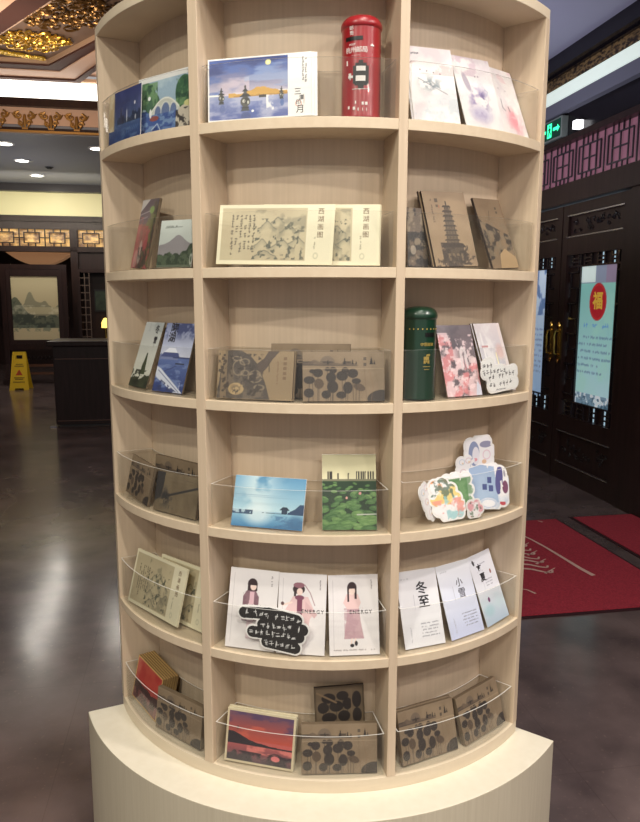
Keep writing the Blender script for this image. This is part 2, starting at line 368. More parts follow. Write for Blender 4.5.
# pink glazed transom over the doors
MX=Matrix(((0,0,1,0),(1,0,0,0),(0,1,0,0),(0,0,0,1)))     # local (x,y,z)->(z,x,y): drawing plane = wall plane
def wallbars(segs,a0,a1,t=.011):
    m_=MB()
    for i,(b0,z0,b1,z1) in enumerate(segs):
        e=.0004*(i%5)
        if abs(b1-b0)<1e-6: m_.box(a0+e,a1-e,b0-t/2,b0+t/2,min(z0,z1),max(z0,z1))
        else: m_.box(a0+e,a1-e,min(b0,b1),max(b0,b1),z0-t/2,z0+t/2)
    return m_
segs=[]; z0,z1=2.37,2.69
for i in range(6):
    b0=2.32+i*.40; u=.40
    segs+=[(b0,z0,b0,z1)]
    for fx in (.12,.26,.74,.88): segs.append((b0+u*fx,z0+.06,b0+u*fx,z1-.06))
    for fx in (.26,.42,.58,.74): segs+= [(b0+u*fx,z0,b0+u*fx,z0+.06),(b0+u*fx,z1-.06,b0+u*fx,z1)]
    for z in (z0+.06,z1-.06): segs.append((b0+u*.12,z,b0+u*.88,z))
    segs.append((b0+u*.26,(z0+z1)/2,b0+u*.74,(z0+z1)/2)); segs.append((b0+u*.5,z0+.06,b0+u*.5,z1-.06))
tw=wallbars(segs,2.620,2.632).build('window_3',mat('bronze_lattice',(66,58,66),.25,metal=.3)); room(tw); struct(tw)
MB().box(2.64,2.65,2.30,4.75,2.37,2.69).build('pane',mat('rose_glass',(128,84,98),.15,noise=((3,3,3),(108,70,84),2,.3),emit=((140,94,110),.50),coat=.4),tw)  # emission imitates light coming from behind the pane
# door leaves
carve=mat('carved_dark_wood',(42,36,36),.3,noise=((22,30,40),(16,12,14),4,.10),bump=1.0)
chrome=mat('bright_bead',(150,146,150),.25,metal=.8)
day=mat('daylit_scene_behind_glass',(196,216,226),.6,emit=((190,214,230),.75))
def door(name,b0,b1):
    d=MB()
    st=.08
    d.box(2.60,2.66,b0,b0+st,0,2.205); d.box(2.60,2.66,b1-st,b1,0,2.205)
    for z0,z1 in ((0,.146),(.405,.535),(1.815,1.955),(2.12,2.205)): d.box(2.601,2.659,b0+st,b1-st,z0,z1)
    d=d.build(name,dark_wood); room(d); struct(d)
    for z0,z1 in ((.146,.405),(1.955,2.12)):
        MB().box(2.625,2.645,b0+st,b1-st,z0,z1).build('carved_panel',dark_wood,d)
        c=MB(); rr=random.Random(int(z0*100)); zc=(z0+z1)/2; bc=(b0+b1)/2
        for k in range(26):
            bb=bc+(rr.random()-.5)*(b1-b0-2*st)*.86; zz=zc+(rr.random()-.5)*(z1-z0)*.5; s0=rr.random()*6
            c.tube([(2.62,bb+.022*(1-j/9)*math.cos(s0+j*.7),zz+.022*(1-j/9)*math.sin(s0+j*.7)) for j in range(9)],.004,5)
        c.build('carving',carve,d)
    bead=MB()
    for z in (.146,.405,1.955,2.12): bead.box(2.594,2.60,b0+st*.9,b1-st*.9,z-.006,z+.004)
    bead.build('bead_moulding',chrome,d)
    g0,g1=(b0+.15,b1-.26) if b0<3 else (b0+.26,b1-.15)
    s=[]; gz0,gz1=.657,1.724
    s+=[(g0,.535,g0,1.815),(g1,.535,g1,1.815),(b0+st,gz0,b1-st,gz0),(b0+st,gz1,b1-st,gz1)]
    for side in (0,1):
        xa,xb=(b0+st,g0) if side==0 else (g1,b1-st)
        z=gz0+.06; k=0
        while z<gz1-.02:
            s.append((xa+.03,z,xb,z) if k%2==0 else (xa,z,xb-.03,z)); 
            if k%2==0: s.append((xa+.03,z,xa+.03,min(z+.12,gz1)))
            else: s.append((xb-.045,z,xb-.045,min(z+.12,gz1)))
            z+=.12; k+=1
    for za,zb in ((.535,gz0),(gz1,1.815)):
        x=b0+st+.06; k=0
        while x<b1-st-.03:
            s.append((x,za,x,zb)); 
            if k%2==0:
                for q in (.35,.65): s.append((x,za+(zb-za)*q,x+.09,za+(zb-za)*q))
            x+=.09; k+=1
    wallbars(s,2.620,2.634,.013).build('lattice',mat('lattice_lacquer',(46,40,46),.2,coat=.5,metal=.2),d)
    bk=MB(); z=gz0; k=0; bmid=(b0+b1)/2
    while z<gz1-.01:
        for xa,xb in ((b0+st,g0),(g1,b1-st)):
            sl=(.020 if k%2 else .0) if xa>bmid else 0; bk.box(2.637,2.641,xa,xb-sl,z,min(z+.118,gz1))
        z+=.118; k+=1
    for za,zb in ((.535,gz0),(gz1,1.815)):
        x=b0+st; k=0
        while x<b1-st-.02: bk.box(2.637,2.641,x,min(x+(.125),b1-st),za,zb); x+=.150; k+=1
    bk.build('lattice_gap_blocker',dark_wood,d)  # added opaque strips, block the daylight in the lattice gaps
    MB().box(2.642,2.648,b0+st,b1-st,.535,1.815).build('glass_pane',glass,d)
    return d
d1=door('door_1',2.70,3.61); d2=door('door_2',3.625,4.54)
def handle(d,b):
    h=MB(); h.box(2.592,2.60,b-.022,b+.022,.985,1.255)
    h.tube([(2.592,b,1.02),(2.555,b,1.03),(2.548,b,1.08),(2.55,b,1.12),(2.546,b,1.17),(2.556,b,1.21),(2.592,b,1.225)],[.008,.009,.010,.014,.010,.009,.008],8)
    h.tube([(2.59,b,1.255),(2.588,b,1.275),(2.588,b,1.29)],[.016,.012,.003],8); h.tube([(2.59,b,.985),(2.588,b,.965),(2.588,b,.95)],[.016,.012,.003],8)
    h.build('door_handle',brass,d,smooth=True)['label']='tall ornate brass pull handle'
handle(d1,3.57); handle(d2,3.70)
# outside the doors: glowing panel stands in for daylight seen through the glass
rbox('daylight_panel',day,4.2,4.3,1.2,8.5,0,3.2)
rbox('floor_outside',mat('pale_paving',(150,156,160),.6),2.9,4.2,1.2,8.5,-.1,0)
rbox('trim_29',mat('blue_grey_column',(70,84,104),.5),3.6,3.7,4.0,4.35,0,2.9)

# posters on the glass
def wall_art(art,parent,name,a,b,z,m):        # art plane facing -a (towards the room)
    me=art.mesh(name,m,z=0); o=bpy.data.objects.new(name,me); C.objects.link(o); o.parent=parent
    o.matrix_parent_inverse=Matrix(); return o
POST=Matrix(((0,0,-1,0),(-1,0,0,0),(0,1,0,0),(0,0,0,1)))  # x->-b, y->z, z->-a
def poster_thing(name,a,bc,z,art,label,emit=0):
    M=RM@Matrix.Translation((a,bc,z))@POST
    t=empty(name,M,label,'poster')
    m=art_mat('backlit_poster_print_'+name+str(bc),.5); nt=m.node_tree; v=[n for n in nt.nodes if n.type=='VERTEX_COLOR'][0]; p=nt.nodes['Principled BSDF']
    nt.links.new(v.outputs[0],p.inputs['Emission Color']); p.inputs['Emission Strength'].default_value=emit  # print glows by emission, as if daylight came through the sheet
    wv=art.w/200; MB().box(-wv,wv,0,art.h/100,-.004,0).build('backing_sheet',paper,t)
    o=bpy.data.objects.new('printed_sheet',art.mesh('printed_sheet',m)); C.objects.link(o); o.parent=t
    return t
A=Art(50,106,(150,206,196),.7)
A.grad(0,106,(186,222,232),(128,196,184)); A.wash((168,220,204),.06,4,.4,.7,.6)
A.rect(0,50,93,106,(140,150,170)); A.rect(0,20,94,106,(226,244,238)); A.rect(34,50,93,106,(150,134,158))
A.rect(0,50,0,9,(120,150,170)); A.wash((230,240,245),.3,8,.45,.55,.9,(A.Y<9)*1.0); A.wash((60,90,110),.4,9,.5,.6,.9,(A.Y<7)*1.0)
A.ell(25,79,11.5,14,(176,32,44)); A.ell(25,79,10.2,12.6,(206,52,50),1,ring=.6)
for i in range(3): A.script(8+i*13,16+i*13,60.5,61,(92,150,214),2.6,seed=i,gap=2)
for i,(x0,x1) in enumerate([(8,46),(2,40),(2,44),(2,46),(2,30),(2,36)]): A.script(x0,x1,52-i*5.4,52.2-i*5.4,(110,146,170),1.3,seed=20+i,a=.75)
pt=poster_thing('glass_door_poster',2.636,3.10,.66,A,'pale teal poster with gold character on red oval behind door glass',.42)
text('gold_character','福',.135,mat('gold_ink',(226,184,66),.5,emit=((226,184,66),.35)),pt,(0,.79,.0012),offset=.004)  # ink emits along with the glowing sheet
A=Art(34,110,(190,214,236),.8); A.grad(0,110,(150,180,214),(206,222,240)); A.wash((80,110,160),.12,5,.5,.62,.8,(A.Y>70)*1.); A.script(4,30,20,58,(120,140,170),1.6,gap=3,a=.6)
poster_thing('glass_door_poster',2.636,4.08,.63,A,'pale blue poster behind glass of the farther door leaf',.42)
# exit sign
t=rthing('exit_sign',2.56,3.84,2.745,'green lit running-man exit sign over the doors','sign')
MB().box(0,.057,-.19,.19,0,.165).build('sign_housing',mat('sign_housing_metal',(150,160,156),.4,metal=.5),t,bevel=.003)
MB().box(-.002,0,-.175,.175,.015,.150).build('sign_face',mat('sign_face_dark_green',(10,52,42),.4,emit=((6,70,52),.25)),t)
gr=mat('lit_green',(60,255,180),.5,emit=((60,255,170),1.5)); s=MB()
SP=Matrix(((0,0,-1,-.0035),(-1,0,0,0),(0,1,0,.083),(0,0,0,1)))
def sg(pts): s.prism(pts,0,.001,M=SP)
sg([(-.035,-.055),(.035,-.055),(.035,.055),(-.035,.055)])
for sx in (-1,1): sg([(sx*.06,-.012),(sx*.13,-.012),(sx*.13,-.028),(sx*.165,0),(sx*.13,.028),(sx*.13,.012),(sx*.06,.012)][::sx])
s.build('arrows_and_doorway',gr,t)
s=MB(); dk='running_man'
c8=[(.004+.009*math.cos(k*math.pi/4),.036+.009*math.sin(k*math.pi/4)) for k in range(8)]
SP=SP@Matrix.Translation((0,0,.001))
sg(c8); sg([(-.010,-.010),(.012,-.006),(.010,.024),(-.006,.022)]); sg([(-.010,-.008),(.002,-.008),(-.014,-.045),(-.026,-.040)]); sg([(.002,-.008),(.012,-.006),(.028,-.028),(.020,-.036)]); sg([(.008,.022),(.026,.006),(.020,.0),(.006,.012)]); sg([(-.004,.022),(-.024,.008),(-.018,.002),(-.002,.012)])
s.build('running_figure',MATS['sign_face_dark_green'],t)
# glowing box next to the sign, stands in for a reflection of light
t=rthing('wall_glint',2.575,3.44,2.79,'glowing box as light reflection on dark wall right of the exit sign','lamp')
MB().box(-.02,.04,-.028,.028,-.03,.03).build('glint_box',mat('glint_glow',(255,250,245),.4,emit=((250,250,255),2.0)),t); MB().box(.02,.042,-.035,.035,.03,.04).build('glint_bracket',black,t)

# ------------------------------------------------------------------ mats
matm=mat('red_carpet_mat',(180,48,64),.95,noise=((130,130,130),(134,32,48),4,.22),bump=.7); edge=mat('mat_rubber_edge',(48,14,20),.7)
letter=mat('mat_lettering',(214,176,162),.9)
def floor_mat_thing(a0,a1,b0,b1,label):
    t=rthing('entrance_mat',a0,b0,0,label,'doormat'); W,D=a1-a0,b1-b0
    MB().box(0,W,0,D,.0005,.006).build('rubber_border',edge,t); MB().box(.02,W-.02,.02,D-.02,.004,.011).build('carpet_pile',matm,t); return t
t1=floor_mat_thing(.66,2.03,1.04,2.43,'dark red welcome mat with cream script, nearest the shelf')
t2=floor_mat_thing(2.13,2.60,1.05,2.45,'dark red mat lying against the door side, right of the larger mat')
# sweeping cream script on the first mat
m_=MB()
def swoosh(t,pts,r):
    for i in range(len(pts)-1):
        (x0,y0),(x1,y1)=pts[i],pts[i+1]; d=Vector((x1-x0,y1-y0,0)); 
        if d.length<1e-6: continue
        n=Vector((-d.y,d.x,0)).normalized(); r0=r*(.35+.65*i/(len(pts)-1)); r1=r*(.35+.65*(i+1)/(len(pts)-1))
        m_.add([Vector((x0,y0,.0122))+n*r0,Vector((x0,y0,.0122))-n*r0,Vector((x1,y1,.0122))-n*r1,Vector((x1,y1,.0122))+n*r1],[(0,1,2,3)])
ox,oy=.66,1.04
swoosh(0,[(1.62-ox,2.20-oy),(1.655-ox,2.05-oy),(1.675-ox,1.9-oy),(1.69-ox,1.7-oy),(1.70-ox,1.55-oy),(1.715-ox,1.45-oy)],.014)
rr=random.Random(5)
for k in range(9):
    b=2.10-k*.068; a=1.60-.008*k; q=.8+.5*rr.random()
    arc=[(a-ox-.055*q*(1-math.cos(u*.55))-.01*u, b-oy-.030*math.sin(u*1.25)*q+.004*u) for u in range(7)]
    swoosh(0,arc,.015)
    if k%2==0: swoosh(0,[(a-ox+.03,b-oy+.03),(a-ox-.06,b-oy-.035)],.007)
swoosh(0,[(1.24-ox,1.36-oy),(1.28-ox,1.33-oy),(1.30-ox,1.28-oy)],.007); swoosh(0,[(1.87-ox,2.39-oy),(1.89-ox,2.36-oy)],.008)
m_.build('script_lettering',letter,t1)
m_=MB(); swoosh(0,[(.40,.72),(.42,.66),(.45,.60)],.010); swoosh(0,[(.37,.70),(.40,.62)],.007); m_.build('script_lettering',letter,t2)

# ------------------------------------------------------------------ far left: screen, sign, desk
t=rthing('landscape_screen',-3.05,11.3,0,'framed landscape painting standing in carved dark wood stand at back','screen')
MB().box(-.46,-.385,-.03,.03,.70,1.98).box(.385,.46,-.03,.03,.70,1.98).box(-.385,.385,-.03,.03,1.86,1.98).box(-.385,.385,-.03,.03,.70,.77).build('frame',dark_wood,t,bevel=.006)
MB().box(-.385,.385,-.005,.02,.77,1.86).build('backing',cream_p,t)
A=Art(77,109,(206,190,150),.9); A.grad(0,109,(196,178,136),(214,200,162))
A.ridge(58,18,.07,4,(132,130,108),a=.75,shape=lambda X:20*np.exp(-((X-30)/7)**2)+6*np.exp(-((X-50)/12)**2))
A.rect(0,77,45,56,(200,188,150),.8)
A.ridge(34,16,.06,8,(96,102,84),a=.9,shape=lambda X:34*np.exp(-((X-5)/18)**2)+10*np.exp(-((X-68)/14)**2)); A.wash((58,66,58),.12,14,.48,.6,.85,(A.Y<42+26*np.exp(-((A.X-5)/16)**2))*(A.Y>20)*1.)
A.rect(0,77,0,20,(206,190,152)); A.wash((120,130,110),.15,15,.5,.62,.7,((A.Y<26)&(A.Y>14))*1.)
A.wash((235,226,196),.1,12,.55,.7,.5,((A.Y>44)&(A.Y<60))*1.)
PL=Matrix(((1,0,0,0),(0,0,-1,0),(0,1,0,0),(0,0,0,1)))
o=bpy.data.objects.new('painting',A.mesh('painting',print_matte)); C.objects.link(o); o.parent=t; o.matrix_local=Matrix.Translation((0,-.006,.77))@PL
m_=MB(); rr=random.Random(2)
for k in range(70):
    s_=rr.choice([0,1,2,3]); 
    if s_<2: x=(-.5 if s_ else .5)+(rr.random()-.5)*.05; z=.66+rr.random()*1.36
    else: x=(rr.random()-.5)*1.0; z=(2.01 if s_==2 else .66)+(rr.random()-.5)*.05
    q=rr.random()*6; m_.tube([(x+.03*(1-j/8)*math.cos(q+j*.8),-.02,z+.03*(1-j/8)*math.sin(q+j*.8)) for j in range(8)],.006,4)
m_.build('carved_border',mat('pearl_inlay',(190,172,150),.35),t)
MB().box(-.545,-.46,-.035,.035,.60,2.06).box(.46,.545,-.035,.035,.60,2.06).box(-.46,.46,-.034,.034,1.98,2.06).box(-.46,.46,-.034,.034,.60,.70).build('outer_frame',dark_wood2,t)
for sx in (-1,1):
    MB().box(sx*.50-.05,sx*.50+.05,-.24,.24,0,.10).prism([(-.12,.10),(.12,.10),(.05,.34),(-.05,.34)],-.04+sx*.5,.04+sx*.5,M=Matrix(((0,0,1,0),(1,0,0,0),(0,1,0,0),(0,0,0,1)))).box(sx*.50-.04,sx*.50+.04,-.035,.035,.34,.60).build('stand_foot',dark_wood,t)
MB().box(-.46,.46,-.03,.03,.30,.34).box(-.46,.46,-.03,.03,.16,.20).build('stretcher',mat('brown_rail',(92,58,42),.35),t)
m_=MB()
for k in range(14): 
    x=-.42+k*.065; m_.tube([(x+.024*math.cos(j*.9),0,.45+.05*math.sin(j*.9)*(1-j/12)) for j in range(9)],.008,4)
m_.build('carved_apron',carve,t)
# beige curved drop under the alcove ceiling with two spots
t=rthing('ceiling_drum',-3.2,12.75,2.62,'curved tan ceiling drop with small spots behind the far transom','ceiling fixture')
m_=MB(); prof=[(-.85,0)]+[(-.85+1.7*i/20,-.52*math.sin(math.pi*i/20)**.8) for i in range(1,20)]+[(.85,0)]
m_.prism(prof[::-1],-.15,.15,M=Matrix(((1,0,0,0),(0,0,1,0),(0,1,0,0),(0,0,0,1)))); m_.build('plaster_drop',mat('tan_plaster',(196,150,112),.5,emit=((196,146,104),.25)),t)  # faint emission puts the light on the drop into its plaster
# yellow caution sign
t=rthing('caution_sign',-3.18,10.50,0,'yellow plastic folding wet floor caution sign on the far floor','sign')
yel=mat('yellow_plastic',(226,186,28),.45)
for sgn,nm in ((-1,'front_panel'),(1,'rear_panel')):
    TM=Matrix.Rotation(sgn*R_(-15),4,'X') if False else Matrix()
    m_=MB(); yb,yt=sgn*.15,sgn*.012
    def P(x,z,o=0): return Vector((x,yb+(yt-yb)*z/.6+o,z))
    def slab(pts,t=.012,mi=0):
        n=len(pts); vs=[P(x,z,-t/2) for x,z in pts]+[P(x,z,t/2) for x,z in pts]
        m_.add(vs,[tuple(range(n)),tuple(range(2*n-1,n-1,-1))]+[(i,n+i,n+(i+1)%n,(i+1)%n) for i in range(n)],mi)
    slab([(-.155,0),(-.075,0),(-.065,.03),(.065,.03),(.075,0),(.155,0),(.14,.12),(.112,.50),(-.112,.50),(-.14,.12)])
    slab([(-.112,.50),(-.05,.50),(-.05,.56),(-.105,.60)]); slab([(.112,.50),(.105,.60),(.05,.56),(.05,.50)]); slab([(-.105,.60),(-.05,.56),(.05,.56),(.105,.60)])
    pn=m_.build(nm,yel,t)
    if sgn<0:
        m_=MB()
        def P(x,z,o=0): return Vector((x,yb+(yt-yb)*z/.6+o-.0075,z))
        red=mat('red_print',(190,60,20),.5)
        slab([(-.055,.24),(.055,.24),(0,.335)],.002); m_.build('warning_triangle',red,pn)
        m_=MB()
        for z,w_ in ((.415,.05),(.385,.07),(.20,.075),(.175,.06),(.13,.09)):
            x=-w_
            while x<w_: slab([(x,z-.009),(x+.012,z-.009),(x+.012,z+.009),(x,z+.009)],.002); x+=.018
        slab([(-.009,.25),(.009,.25),(.004,.30),(-.004,.30)],.004)
        m_.build('printed_lettering',mat('brown_ink',(110,80,10),.5),pn)
MB().box(-.1,.1,-.02,.02,.595,.615).build('hinge_bar',yel,t)
# reception desk
t=rthing('reception_desk',-1.98,6.68,0,'dark wooden reception desk with overhanging top at the left','desk')
MB().box(.03,1.05,.03,.60,.02,.93).build('desk_body',dark_wood,t,bevel=.004); MB().box(-.03,1.10,-.03,.66,.93,.99).build('desk_top',dark_wood,t,bevel=.012)
MB().box(.06,1.03,.05,.58,0,.02).build('plinth',black,t); MB().box(.05,1.03,.015,.03,.78,.79).build('upper_moulding',mat('worn_edge_wood',(96,62,48),.3),t); MB().box(.05,1.03,.015,.03,.06,.07).build('lower_moulding',MATS['worn_edge_wood'],t)
MB().box(-.03,.04,-.02,.03,0,.012).build('metal_foot',chrome,t)
# shadowy cabinet things seen between post and shelf
t=rthing('display_cabinet',-1.95,11.70,0,'dark openwork cabinet standing behind the desk at the far wall','cabinet')
m_=MB().box(-.42,-.37,-.2,.2,0,2.0).box(.37,.42,-.2,.2,0,2.0).box(-.37,.37,-.2,.2,1.94,2.0).box(-.37,.37,-.19,.19,.62,.66).box(-.37,.37,.17,.2,0,1.94).box(-.37,.37,-.2,.17,0,.05); m_.build('case',dark_wood2,t)
m_=MB()
for z in [.8+.13*k for k in range(9)]: m_.box(-.37,-.22,-.19,-.175,z,z+.012)
for x in (-.30,-.22): m_.box(x,x+.012,-.192,-.177,.66,1.94)
m_.build('openwork_side',mat('lattice_light',(104,84,72),.3),t)
t=rthing('table_lamp',-1.93,11.64,.661,'small table lamp with yellow shade inside the far dark cabinet','lamp')
MB().lathe([(.06,0),(.06,.02),(.015,.03),(.012,.30),(.0,.30)],16).build('lamp_base',brass,t,smooth=True); MB().lathe([(.075,.30),(.07,.40),(.03,.47),(0,.48)],20).build('lamp_shade',mat('yellow_shade',(250,220,120),.5,emit=((255,214,110),1.6)),t,smooth=True)
t=rthing('framed_green_picture',-2.0,11.84,1.25,'small green picture hanging inside the far dark cabinet','picture')
MB().box(-.13,.13,-.02,.02,0,.40).build('frame',black,t); MB().box(-.11,.11,-.025,-.02,.03,.37).build('picture_face',mat('green_print',(58,74,54),.5,noise=((9,9,9),(34,46,36),3,.2)),t)
t=rthing('glowing_jar',-1.77,11.62,.661,'glowing jar standing for white lights beside lamp in the far cabinet','glassware')
MB().lathe([(.05,0),(.06,.02),(.055,.10),(.03,.12),(.03,.14),(0,.14)],16).build('jar',mat('glowing_glass',(240,232,190),.3,emit=((240,225,170),1.2)),t)  # jar glows by emission in place of the cabinet's white lights

# ceiling downlights
dl=None; spots=[(-2.74,8.50),(-2.785,9.67),(-2.84,10.96),(-1.585,8.60)]
lab=['nearest of three round downlights in the grey lobby ceiling at left','middle of three round downlights in the grey lobby ceiling','farthest round downlight in the grey ceiling before the cream wall','round downlight in the grey ceiling partly behind the shelf edge']
for i,(a,b) in enumerate(spots):
    if dl is None:
        dl=rthing('downlight',a,b,3.489,lab[i],'ceiling light','downlights in the lobby ceiling')
        MB().lathe([(.09,0),(.09,-.012),(.12,-.012),(.12,0)],28,caps=False).build('trim_ring',mat('white_ring',(200,200,200),.4),dl,smooth=True)
        MB().lathe([(.0,-.010),(.09,-.010),(.09,-.002),(0,-.002)],28).build('lamp_disc',mat('downlight_glow',(255,250,240),.5,emit=((255,250,240),9)),dl)
    else:
        c=dl.copy(); C.objects.link(c); c.matrix_world=RM@Matrix.Translation((a,b,3.489)); c['label']=lab[i]
        for ch in dl.children:
            d=ch.copy(); C.objects.link(d); d.parent=c
t=rthing('ceiling_speaker',-2.50,10.18,3.489,'small dark round ceiling fitting among the downlights','ceiling fitting')
MB().lathe([(.0,-.03),(.03,-.03),(.05,-.012),(.07,0),(0,0)],20).build('grille',black,t,smooth=True)
# gilded brackets along the ceiling step
def scroll(m_,cx,cz,r,s0,dirn,tk=.011,y=0):
    m_.tube([(cx+r*(1-j/14)*math.cos(s0+dirn*j*.55),y,cz+r*(1-j/14)*math.sin(s0+dirn*j*.55)) for j in range(14)],tk,6)
br0=None
for k in range(9):
    a=-4.19+k*.3075
    lb='gilded scroll bracket on the ceiling step, %s'%['far left outside row','sixth from the shelf edge','fifth from the shelf edge','fourth from the shelf edge','at the left picture edge','third from the shelf edge','second from the shelf edge','nearest the shelf edge','half hidden by shelf'][k]
    if a<-2.75: continue
    if br0 is None:
        br0=rthing('gilded_bracket',a,7.858,3.655,lb,'bracket','gilded brackets along the ceiling step'); m_=MB()
        for sx in (-1,1):
            scroll(m_,sx*.062,.050,.046,math.pi/2,-sx,.014); scroll(m_,sx*.050,-.035,.036,0,sx,.013); scroll(m_,sx*.105,.065,.028,0,-sx,.011)
            m_.tube([(sx*.08,0,.02),(sx*.115,0,.03),(sx*.145,0,.075)],[.014,.011,.006],5); m_.tube([(sx*.075,0,.02),(sx*.06,0,-.05),(sx*.03,0,-.085)],[.012,.012,.010],5)
        m_.tube([(0,0,.06),(0,-.01,0),(0,0,-.085)],[.014,.024,.014],8); m_.box(-.035,.035,-.012,.012,-.112,-.090)
        m_.build('scrollwork',gold_d,br0,smooth=True)
    else:
        c=br0.copy(); C.objects.link(c); c.matrix_world=RM@Matrix.Translation((a,7.862,3.65)); c['label']=lb
        for ch in br0.children: d=ch.copy(); C.objects.link(d); d.parent=c
# coffer: a trapezoid panel between two slanting sides, stepped mouldings and gilded carving
def off(poly,d):
    n=len(poly); out=[]
    for i in range(n):
        p0,p1,p2=Vector(poly[i-1]),Vector(poly[i]),Vector(poly[(i+1)%n]); e1_=(p1-p0).normalized(); e2_=(p2-p1).normalized()
        n1=Vector((-e1_.y,e1_.x)); n2=Vector((-e2_.y,e2_.x)); b=(n1+n2).normalized(); out.append(tuple(p1+b*(d/max(.3,b.dot(n1)))))
    return out
core=[(-.55,5.30),(-.9,4.6),(-2.86,7.28),(-1.945,7.28)]
core=[(-.55,5.34),(-1.0,4.70),(-2.84,7.28),(-1.945,7.28)]
def ring(m_,pin,pout,z0,z1):
    n=len(pin)
    for i in range(n):
        j=(i+1)%n; vs=[Vector((*pin[i],z)) for z in (z0,z1)]+[Vector((*pin[j],z)) for z in (z0,z1)]+[Vector((*pout[i],z)) for z in (z0,z1)]+[Vector((*pout[j],z)) for z in (z0,z1)]
        m_.add(vs,[(0,2,3,1),(4,5,7,6),(0,4,6,2),(1,3,7,5)])
# orientation so that off(+d) grows outward
ar=sum(core[i][0]*core[(i+1)%4][1]-core[(i+1)%4][0]*core[i][1] for i in range(4)); sg_=-1 if ar>0 else 1
g=lambda d: off(core,sg_*d)
core=[(-1.16,6.20),(-1.16,4.93),(-2.84,7.28),(-1.945,7.28)]
ar=sum(core[i][0]*core[(i+1)%4][1]-core[(i+1)%4][0]*core[i][1] for i in range(4)); sg_=-1 if ar>0 else 1
core=[(-.50,5.26),(-.50,4.0),(-2.84,7.28),(-1.945,7.28)]
def clip(p): return [(min(x,-.505),y) for x,y in p]
cof=mat('coffer_dark_moulding',(72,46,40),.6,spec=.1)
t=rthing('coffer_panel',0,0,0,'rose coloured ceiling coffer panel with stepped dark mouldings','ceiling panel')
MB().prism(clip(core),4.19,4.1995).build('panel',mat('coffer_field',(112,88,72),.5,noise=((5,5,5),(92,72,60),3,.3)),t)
for nm,a_,b_,z0,z1,mm in (('inner_fillet',.0,.03,4.15,4.199,mat('pale_fillet',(170,140,116),.4)),('dark_moulding',.03,.20,4.13,4.198,cof),('rose_moulding',.20,.46,4.12,4.197,pinkish),('outer_dark_moulding',.46,.545,4.10,4.196,cof),):
    m_=MB(); ring(m_,clip(g(a_)),clip(g(b_)),z0,z1); m_.build(nm,mm,t)
def carving(name,cx,cy,rx,ry,ang,n,seed,label,m,r=.05):
    t=rthing(name,cx,cy,4.18,label,'ceiling carving'); rr=random.Random(seed); m_=MB(); ca,sa=math.cos(ang),math.sin(ang)
    for k in range(n):
        q=rr.random()*6.28; d=math.sqrt(rr.random()); x=rx*d*math.cos(q); y=ry*d*math.sin(q); x,y=x*ca-y*sa,x*sa+y*ca; s0=rr.random()*6.28; dr=rr.choice([-1,1]); rad=r*(.6+.7*rr.random())
        m_.tube([(x+rad*(1-j/11)*math.cos(s0+dr*j*.62),y+rad*(1-j/11)*math.sin(s0+dr*j*.62),-.012-.012*math.sin(j*.5)) for j in range(11)],[.013-.0006*j for j in range(11)],5)
    m_.build('scroll_relief',m,t,smooth=True); return t
carving('gilded_carving',-1.95,6.62,.36,.26,-.3,110,3,'oval of bright gilded scrollwork on the ceiling coffer',gold,.055)
carving('gilded_carving',-1.42,5.60,.68,.42,-.95,260,4,'large dark gold carved medallion on the ceiling coffer',mat('dark_gilding',(120,86,44),.35,metal=.7),.06)
t=rthing('gilded_border',-2.2,7.05,4.18,'bright gilded wavy border along near edge of the coffer','ceiling carving'); m_=MB(); rr=random.Random(9)
for k in range(70):
    x=-.50+k*.0105; y=-.02+.10*math.cos(k/69*math.pi*1.0+2.6)+.03*(rr.random()-.5)+.06; s0=rr.random()*6
    m_.tube([(x+.045*(1-j/9)*math.cos(s0+j*.7),y+.045*(1-j/9)*math.sin(s0+j*.7),-.014) for j in range(9)],.012,5)
m_.build('wave_relief',mat('bright_gilding',(240,200,80),.28,metal=.75),t,smooth=True)

# ------------------------------------------------------------------ the curved bookcase
R=.56; RI=.470; TH=.019; ZT=[1.7726,1.5117,1.2584,1.0013,.7420,.4811]; ZTOP=2.0106
PH=[(-62.86,-27.38),(-25.24,12.98),(14.79,50.80)]
shelf=empty('curved_bookcase',Matrix(),'pale maple curved display bookcase with three bays on a wide plinth','bookcase')
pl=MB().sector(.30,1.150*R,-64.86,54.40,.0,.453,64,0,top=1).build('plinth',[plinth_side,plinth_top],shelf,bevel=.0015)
MB().sector(.452,R,-64.9,52.75,.453,.4811,64).build('bottom_board',edge_m,shelf,bevel=.001)
MB().sector(.452,R,-64.9,52.75,ZTOP,ZTOP+TH,64).build('top_board',edge_m,shelf,bevel=.001)
MB().sector(.452,.4695,-64.9,52.75,.4811,ZTOP,64).build('back_panel',wood_v,shelf)
for nm,p0,p1 in (('side_panel',-64.9,-62.86),('divider',-27.38,-25.24),('divider',12.98,14.79),('side_panel',50.80,52.75)):
    MB().sector(.4695,R+.0006,p0,p1,.4811,ZTOP,2).build(nm,wood_v,shelf,bevel=.0008)
for r in range(5):
    for b in range(3): MB().sector(.4695,R,PH[b][0],PH[b][1],ZT[r]-TH,ZT[r],22).build('shelf_board',wood_b,shelf,bevel=.0008)

